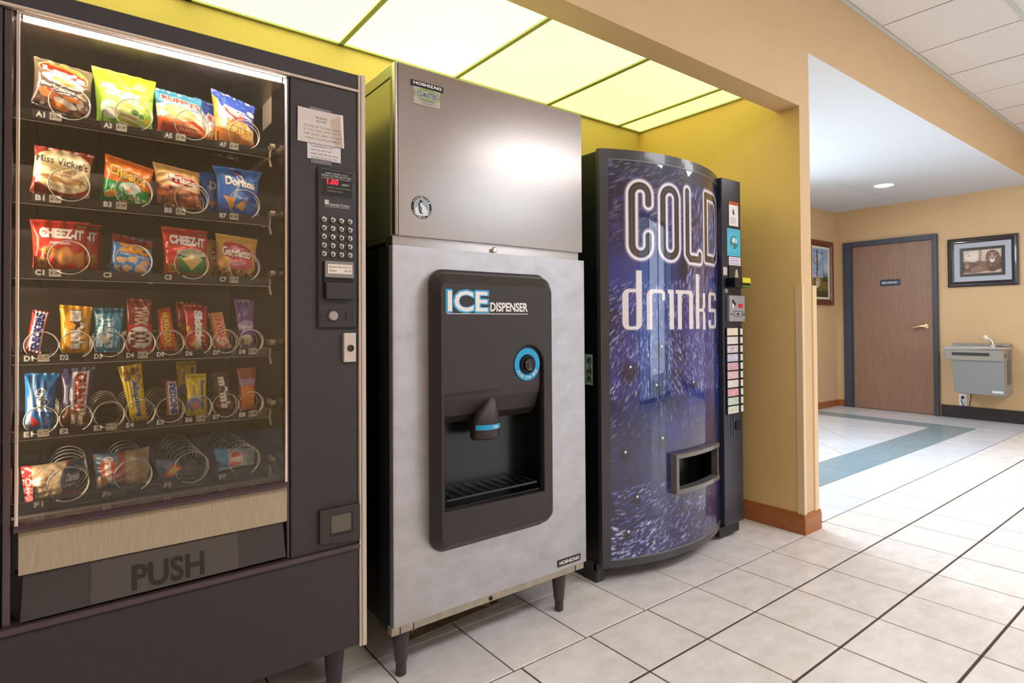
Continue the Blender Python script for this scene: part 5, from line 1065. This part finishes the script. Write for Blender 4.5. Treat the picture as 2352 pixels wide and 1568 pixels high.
grid_mesh('door_graphic', X, arcY(X)+.0015, Z, cv.out(), M_PRT, DM, True, hole)
# delivery port
def seg(mb, xa, xb, z0, z1, o0, o1):
    P = [(x, float(arcY(x))+o0) for x in np.linspace(xa, xb, 10)]+[(x, float(arcY(x))+o1) for x in np.linspace(xb, xa, 10)]
    mb.prism(P, z0, z1, 'z')
b = MB(); seg(b, 2.078, 2.452, .494, .512, -.030, .01); seg(b, 2.078, 2.452, .342, .361, -.030, .01)
seg(b, 2.078, 2.094, .361, .494, -.030, .01); seg(b, 2.438, 2.452, .361, .494, -.024, .01); b.build('port_frame', mat('port_plastic', '6c6763', rough=.22, coat=.4), DM)
b = MB(); seg(b, 2.09, 2.442, .352, .358, .0, .1); seg(b, 2.09, 2.442, .497, .502, .0, .1); seg(b, 2.088, 2.092, .352, .502, .0, .1); seg(b, 2.440, 2.444, .352, .502, 0, .1); seg(b, 2.09, 2.442, .352, .502, .09, .1); b.build('port_liner', M_DBLK, DM)
# selection strip
MB().box(2.574, 2.742, 1.650, 1.76, .074, 1.797, .004).build('selection_strip', M_STRIP, DM)
ys = 1.6495
def sxy(x): return x*ys/1.64
cv = Cv(50, 72, 'e8dfe0', asp=1.4); cv.rect(0, 1, .86, 1, 'd8622a'); cv.text('WARNING', .15, .85, .89, .96, '6a1c10', bold=.04); cv.ell(.45, .66, .06, .05, '4a3040'); cv.poly([(.36, .62), (.56, .62), (.62, .44), (.48, .5), (.4, .42)], '4a3040')
for k in range(6): cv.rect(.15, .75-.08*(k % 2), .08+.052*k, .095+.052*k, '8a7a80')
o = plate('warning_sticker', cv, 2.636, 2.718, 1.565, 1.686, ys-.0006, M_PP, None); tag(o, 'white warning sticker with an orange top on the drinks machine strip', 'sticker')
cv = Cv(60, 76, '4fb3cd', asp=1.25); cv.ell(.52, .5, .30, .24, '2a7f93'); cv.ell(.52, .5, .27, .215, '2f8ea4'); cv.spots(12, (.38, .66, .4, .6), ['cfe6e4', '3d6a50', 'e8efe8', '1f5e66'], (.05, .12), 4, .9, .9); cv.rect(.12, .9, .08, .11, '3a98b0'); cv.rect(.12, .7, .9, .93, '3a98b0')
o = plate('globe_sticker', cv, 2.616, 2.734, 1.412, 1.550, ys-.0006, M_PP, None); tag(o, 'cyan sticker with a round globe on the drinks machine strip', 'sticker')
cv = Cv(56, 24, 'e2d8e4', asp=.4)
for k in range(4): cv.rect(.08, .92-.1*(k % 2), .15+.2*k, .22+.2*k, '8a7f96')
o = plate('note_sticker', cv, 2.630, 2.734, 1.366, 1.408, ys-.0006, M_PP, None); tag(o, 'small lilac printed label directly under the cyan globe sticker', 'sticker')
cv = Cv(24, 24, 'd2c6ce')
for k in range(5): cv.rect(.1, .9, .1+.17*k, .14+.17*k, '8f8590')
o = plate('price_sticker', cv, 2.580, 2.614, 1.313, 1.353, ys-.0006, M_PP, None); tag(o, 'tiny white label at the left edge of the drinks machine strip', 'sticker')
b = MB().box(2.625, 2.740, 1.644, 1.652, 1.300, 1.362, .002); b.build('bill_plate', mat('bill_plate_grey', '26262a', rough=.3), DM)
MB().mesh([(2.672, 1.6435, 1.305), (2.706, 1.6435, 1.305), (2.697, 1.6435, 1.345), (2.681, 1.6435, 1.345)], [(0, 1, 2, 3)]).build('arrow_mark', mat('beige_ink', 'b9b0a0'), DM)
b = MB().box(2.606, 2.742, 1.600, 1.652, 1.252, 1.300, .004); ba = b.build('bill_acceptor', M_DBLK, DM)
o = MB().box(2.668, 2.741, 1.597, 1.640, 1.275, 1.301, .003).build('acceptor_lip', mat('yellow_plastic', 'd9cf2e', rough=.3), ba); o['label'] = 'yellow bill acceptor lip'
MB().box(2.668, 2.741, 1.598, 1.640, 1.2535, 1.262, .002).build('acceptor_guide', mat('green_plastic', '5f7a2c', rough=.3), ba)
b = MB().box(2.612, 2.748, 1.636, 1.652, 1.083, 1.213, .002); cp = b.build('coin_plate', mat('coin_plate_steel', 'a9abb2', rough=.3, metal=.4), DM)
MB().box(2.690, 2.726, 1.634, 1.637, 1.152, 1.172).build('coin_display', mat('red_window', 'a01828', rough=.2, emit='d01830', estr=.4), cp)
b = MB().tube([(2.636, 1.634, 1.188), (2.660, 1.634, 1.168)], .0045, 8); b.frame(2.648, 2.722, 1.108, 1.135, .0015, 1.6345, 1.637); b.lathe([(.006, 0), (.006, -.002)], 2.683, 1.6355, 1.120, 12, 'y').lathe([(.004, 0), (.004, -.002)], 2.626, 1.6355, 1.120, 10, 'y').lathe([(.004, 0), (.004, -.002)], 2.736, 1.6355, 1.118, 10, 'y'); b.build('coin_slot', M_DBLK, cp)
MB().lathe([(.011, 0), (.011, -.004), (.008, -.006)], 2.640, 1.636, 1.158, 16, 'y').build('coin_return_knob', M_CHROME, cp, True)
MB().lathe([(.012, 0), (.010, -.008)], 2.598, 1.650, 1.235, 14, 'y').build('strip_lock', mat('beige_metal', 'a39a90', rough=.4), DM, True)
BC = ['e0d2bc', 'd9d0cc', 'c8bcc4', 'b8b8d4', 'cfa4b0', 'd6b6b4', 'd8d0c4', 'd89aa6', 'b8ccb0', 'cdd2bc']
M_BTN = print_mat('printed_button', .25)
for k in range(10):
    z1 = 1.050-.0432*k; z0 = z1-.036
    bt = MB().box(2.594, 2.736, 1.643, 1.651, z0-.003, z1+.003, .001).build('select_button', mat('button_black', '0f1013', rough=.25), DM)
    cv = Cv(50, 20, BC[k], asp=.5); 
    if k > 0: cv.spots(9, (.15, .85, .2, .8), [BC[(k+3) % 10], 'ffffff', '9a7a8a', BC[(k+5) % 10]], (.05, .16), k, .7, .5)
    plate('flavour_card', cv, 2.598, 2.693, z0, z1, 1.6425, M_BTN, bt)
    MB().box(2.712, 2.732, 1.640, 1.6435, z0+.002, z1-.002, .001).build('button_cap', mat('white_button', 'd5d8dc', rough=.3), bt)
b = MB().box(2.672, 2.714, 1.645, 1.651, .538, .582, .001); b.build('coin_cup', M_DBLK, DM)
b = MB().box(2.634, 2.638, 1.647, 1.651, .52, .63).box(2.656, 2.659, 1.6465, 1.651, .50, .63); b.build('strip_ridges', mat('slate_ridge', '4b5a72', rough=.3), DM)
# feet
b = MB().box(1.752, 1.800, 1.722, 1.80, 0, .085, .003).box(1.752, 1.83, 1.715, 1.74, .045, .085, .003).box(1.752, 1.775, 1.80, 2.40, .02, .085); b.build('base_rail', mat('scuffed_base', '3b3b3c', rough=.5, nz=.4, nscale=30), DM)
b = MB().box(2.62, 2.70, 1.735, 1.80, 0, .085, .003).box(2.56, 2.735, 1.672, 1.76, .018, .066, .004); b.build('base_foot', mat('base_black', '18181b', rough=.4), DM)
b = MB().box(1.80, 2.62, 1.80, 1.83, .03, .085); b.build('base_crossbar', M_DKB, DM)
for x, y in ((1.80, 2.36), (2.67, 2.36)): MB().lathe([(.02, 0), (.02, .085)], x, y, 0, 12).build('leg', M_DKB, DM)
# number sticker on the side
cv = Cv(28, 60, 'a7c4b0', asp=2.6); cv.text('32-5', .2, .8, .08, .92, '2a3a34', 90, .06); cv.rect(.08, .92, .01, .03, '5a7a68')
o = plate('number_sticker', cv, 0, 0, 0, 0, 0, M_PP, None, P=lambda u, v: (np.full_like(u, 1.7562), 1.782-.043*u, .818+.13*v)); tag(o, 'pale green number sticker on the black side of the drinks machine', 'sticker')
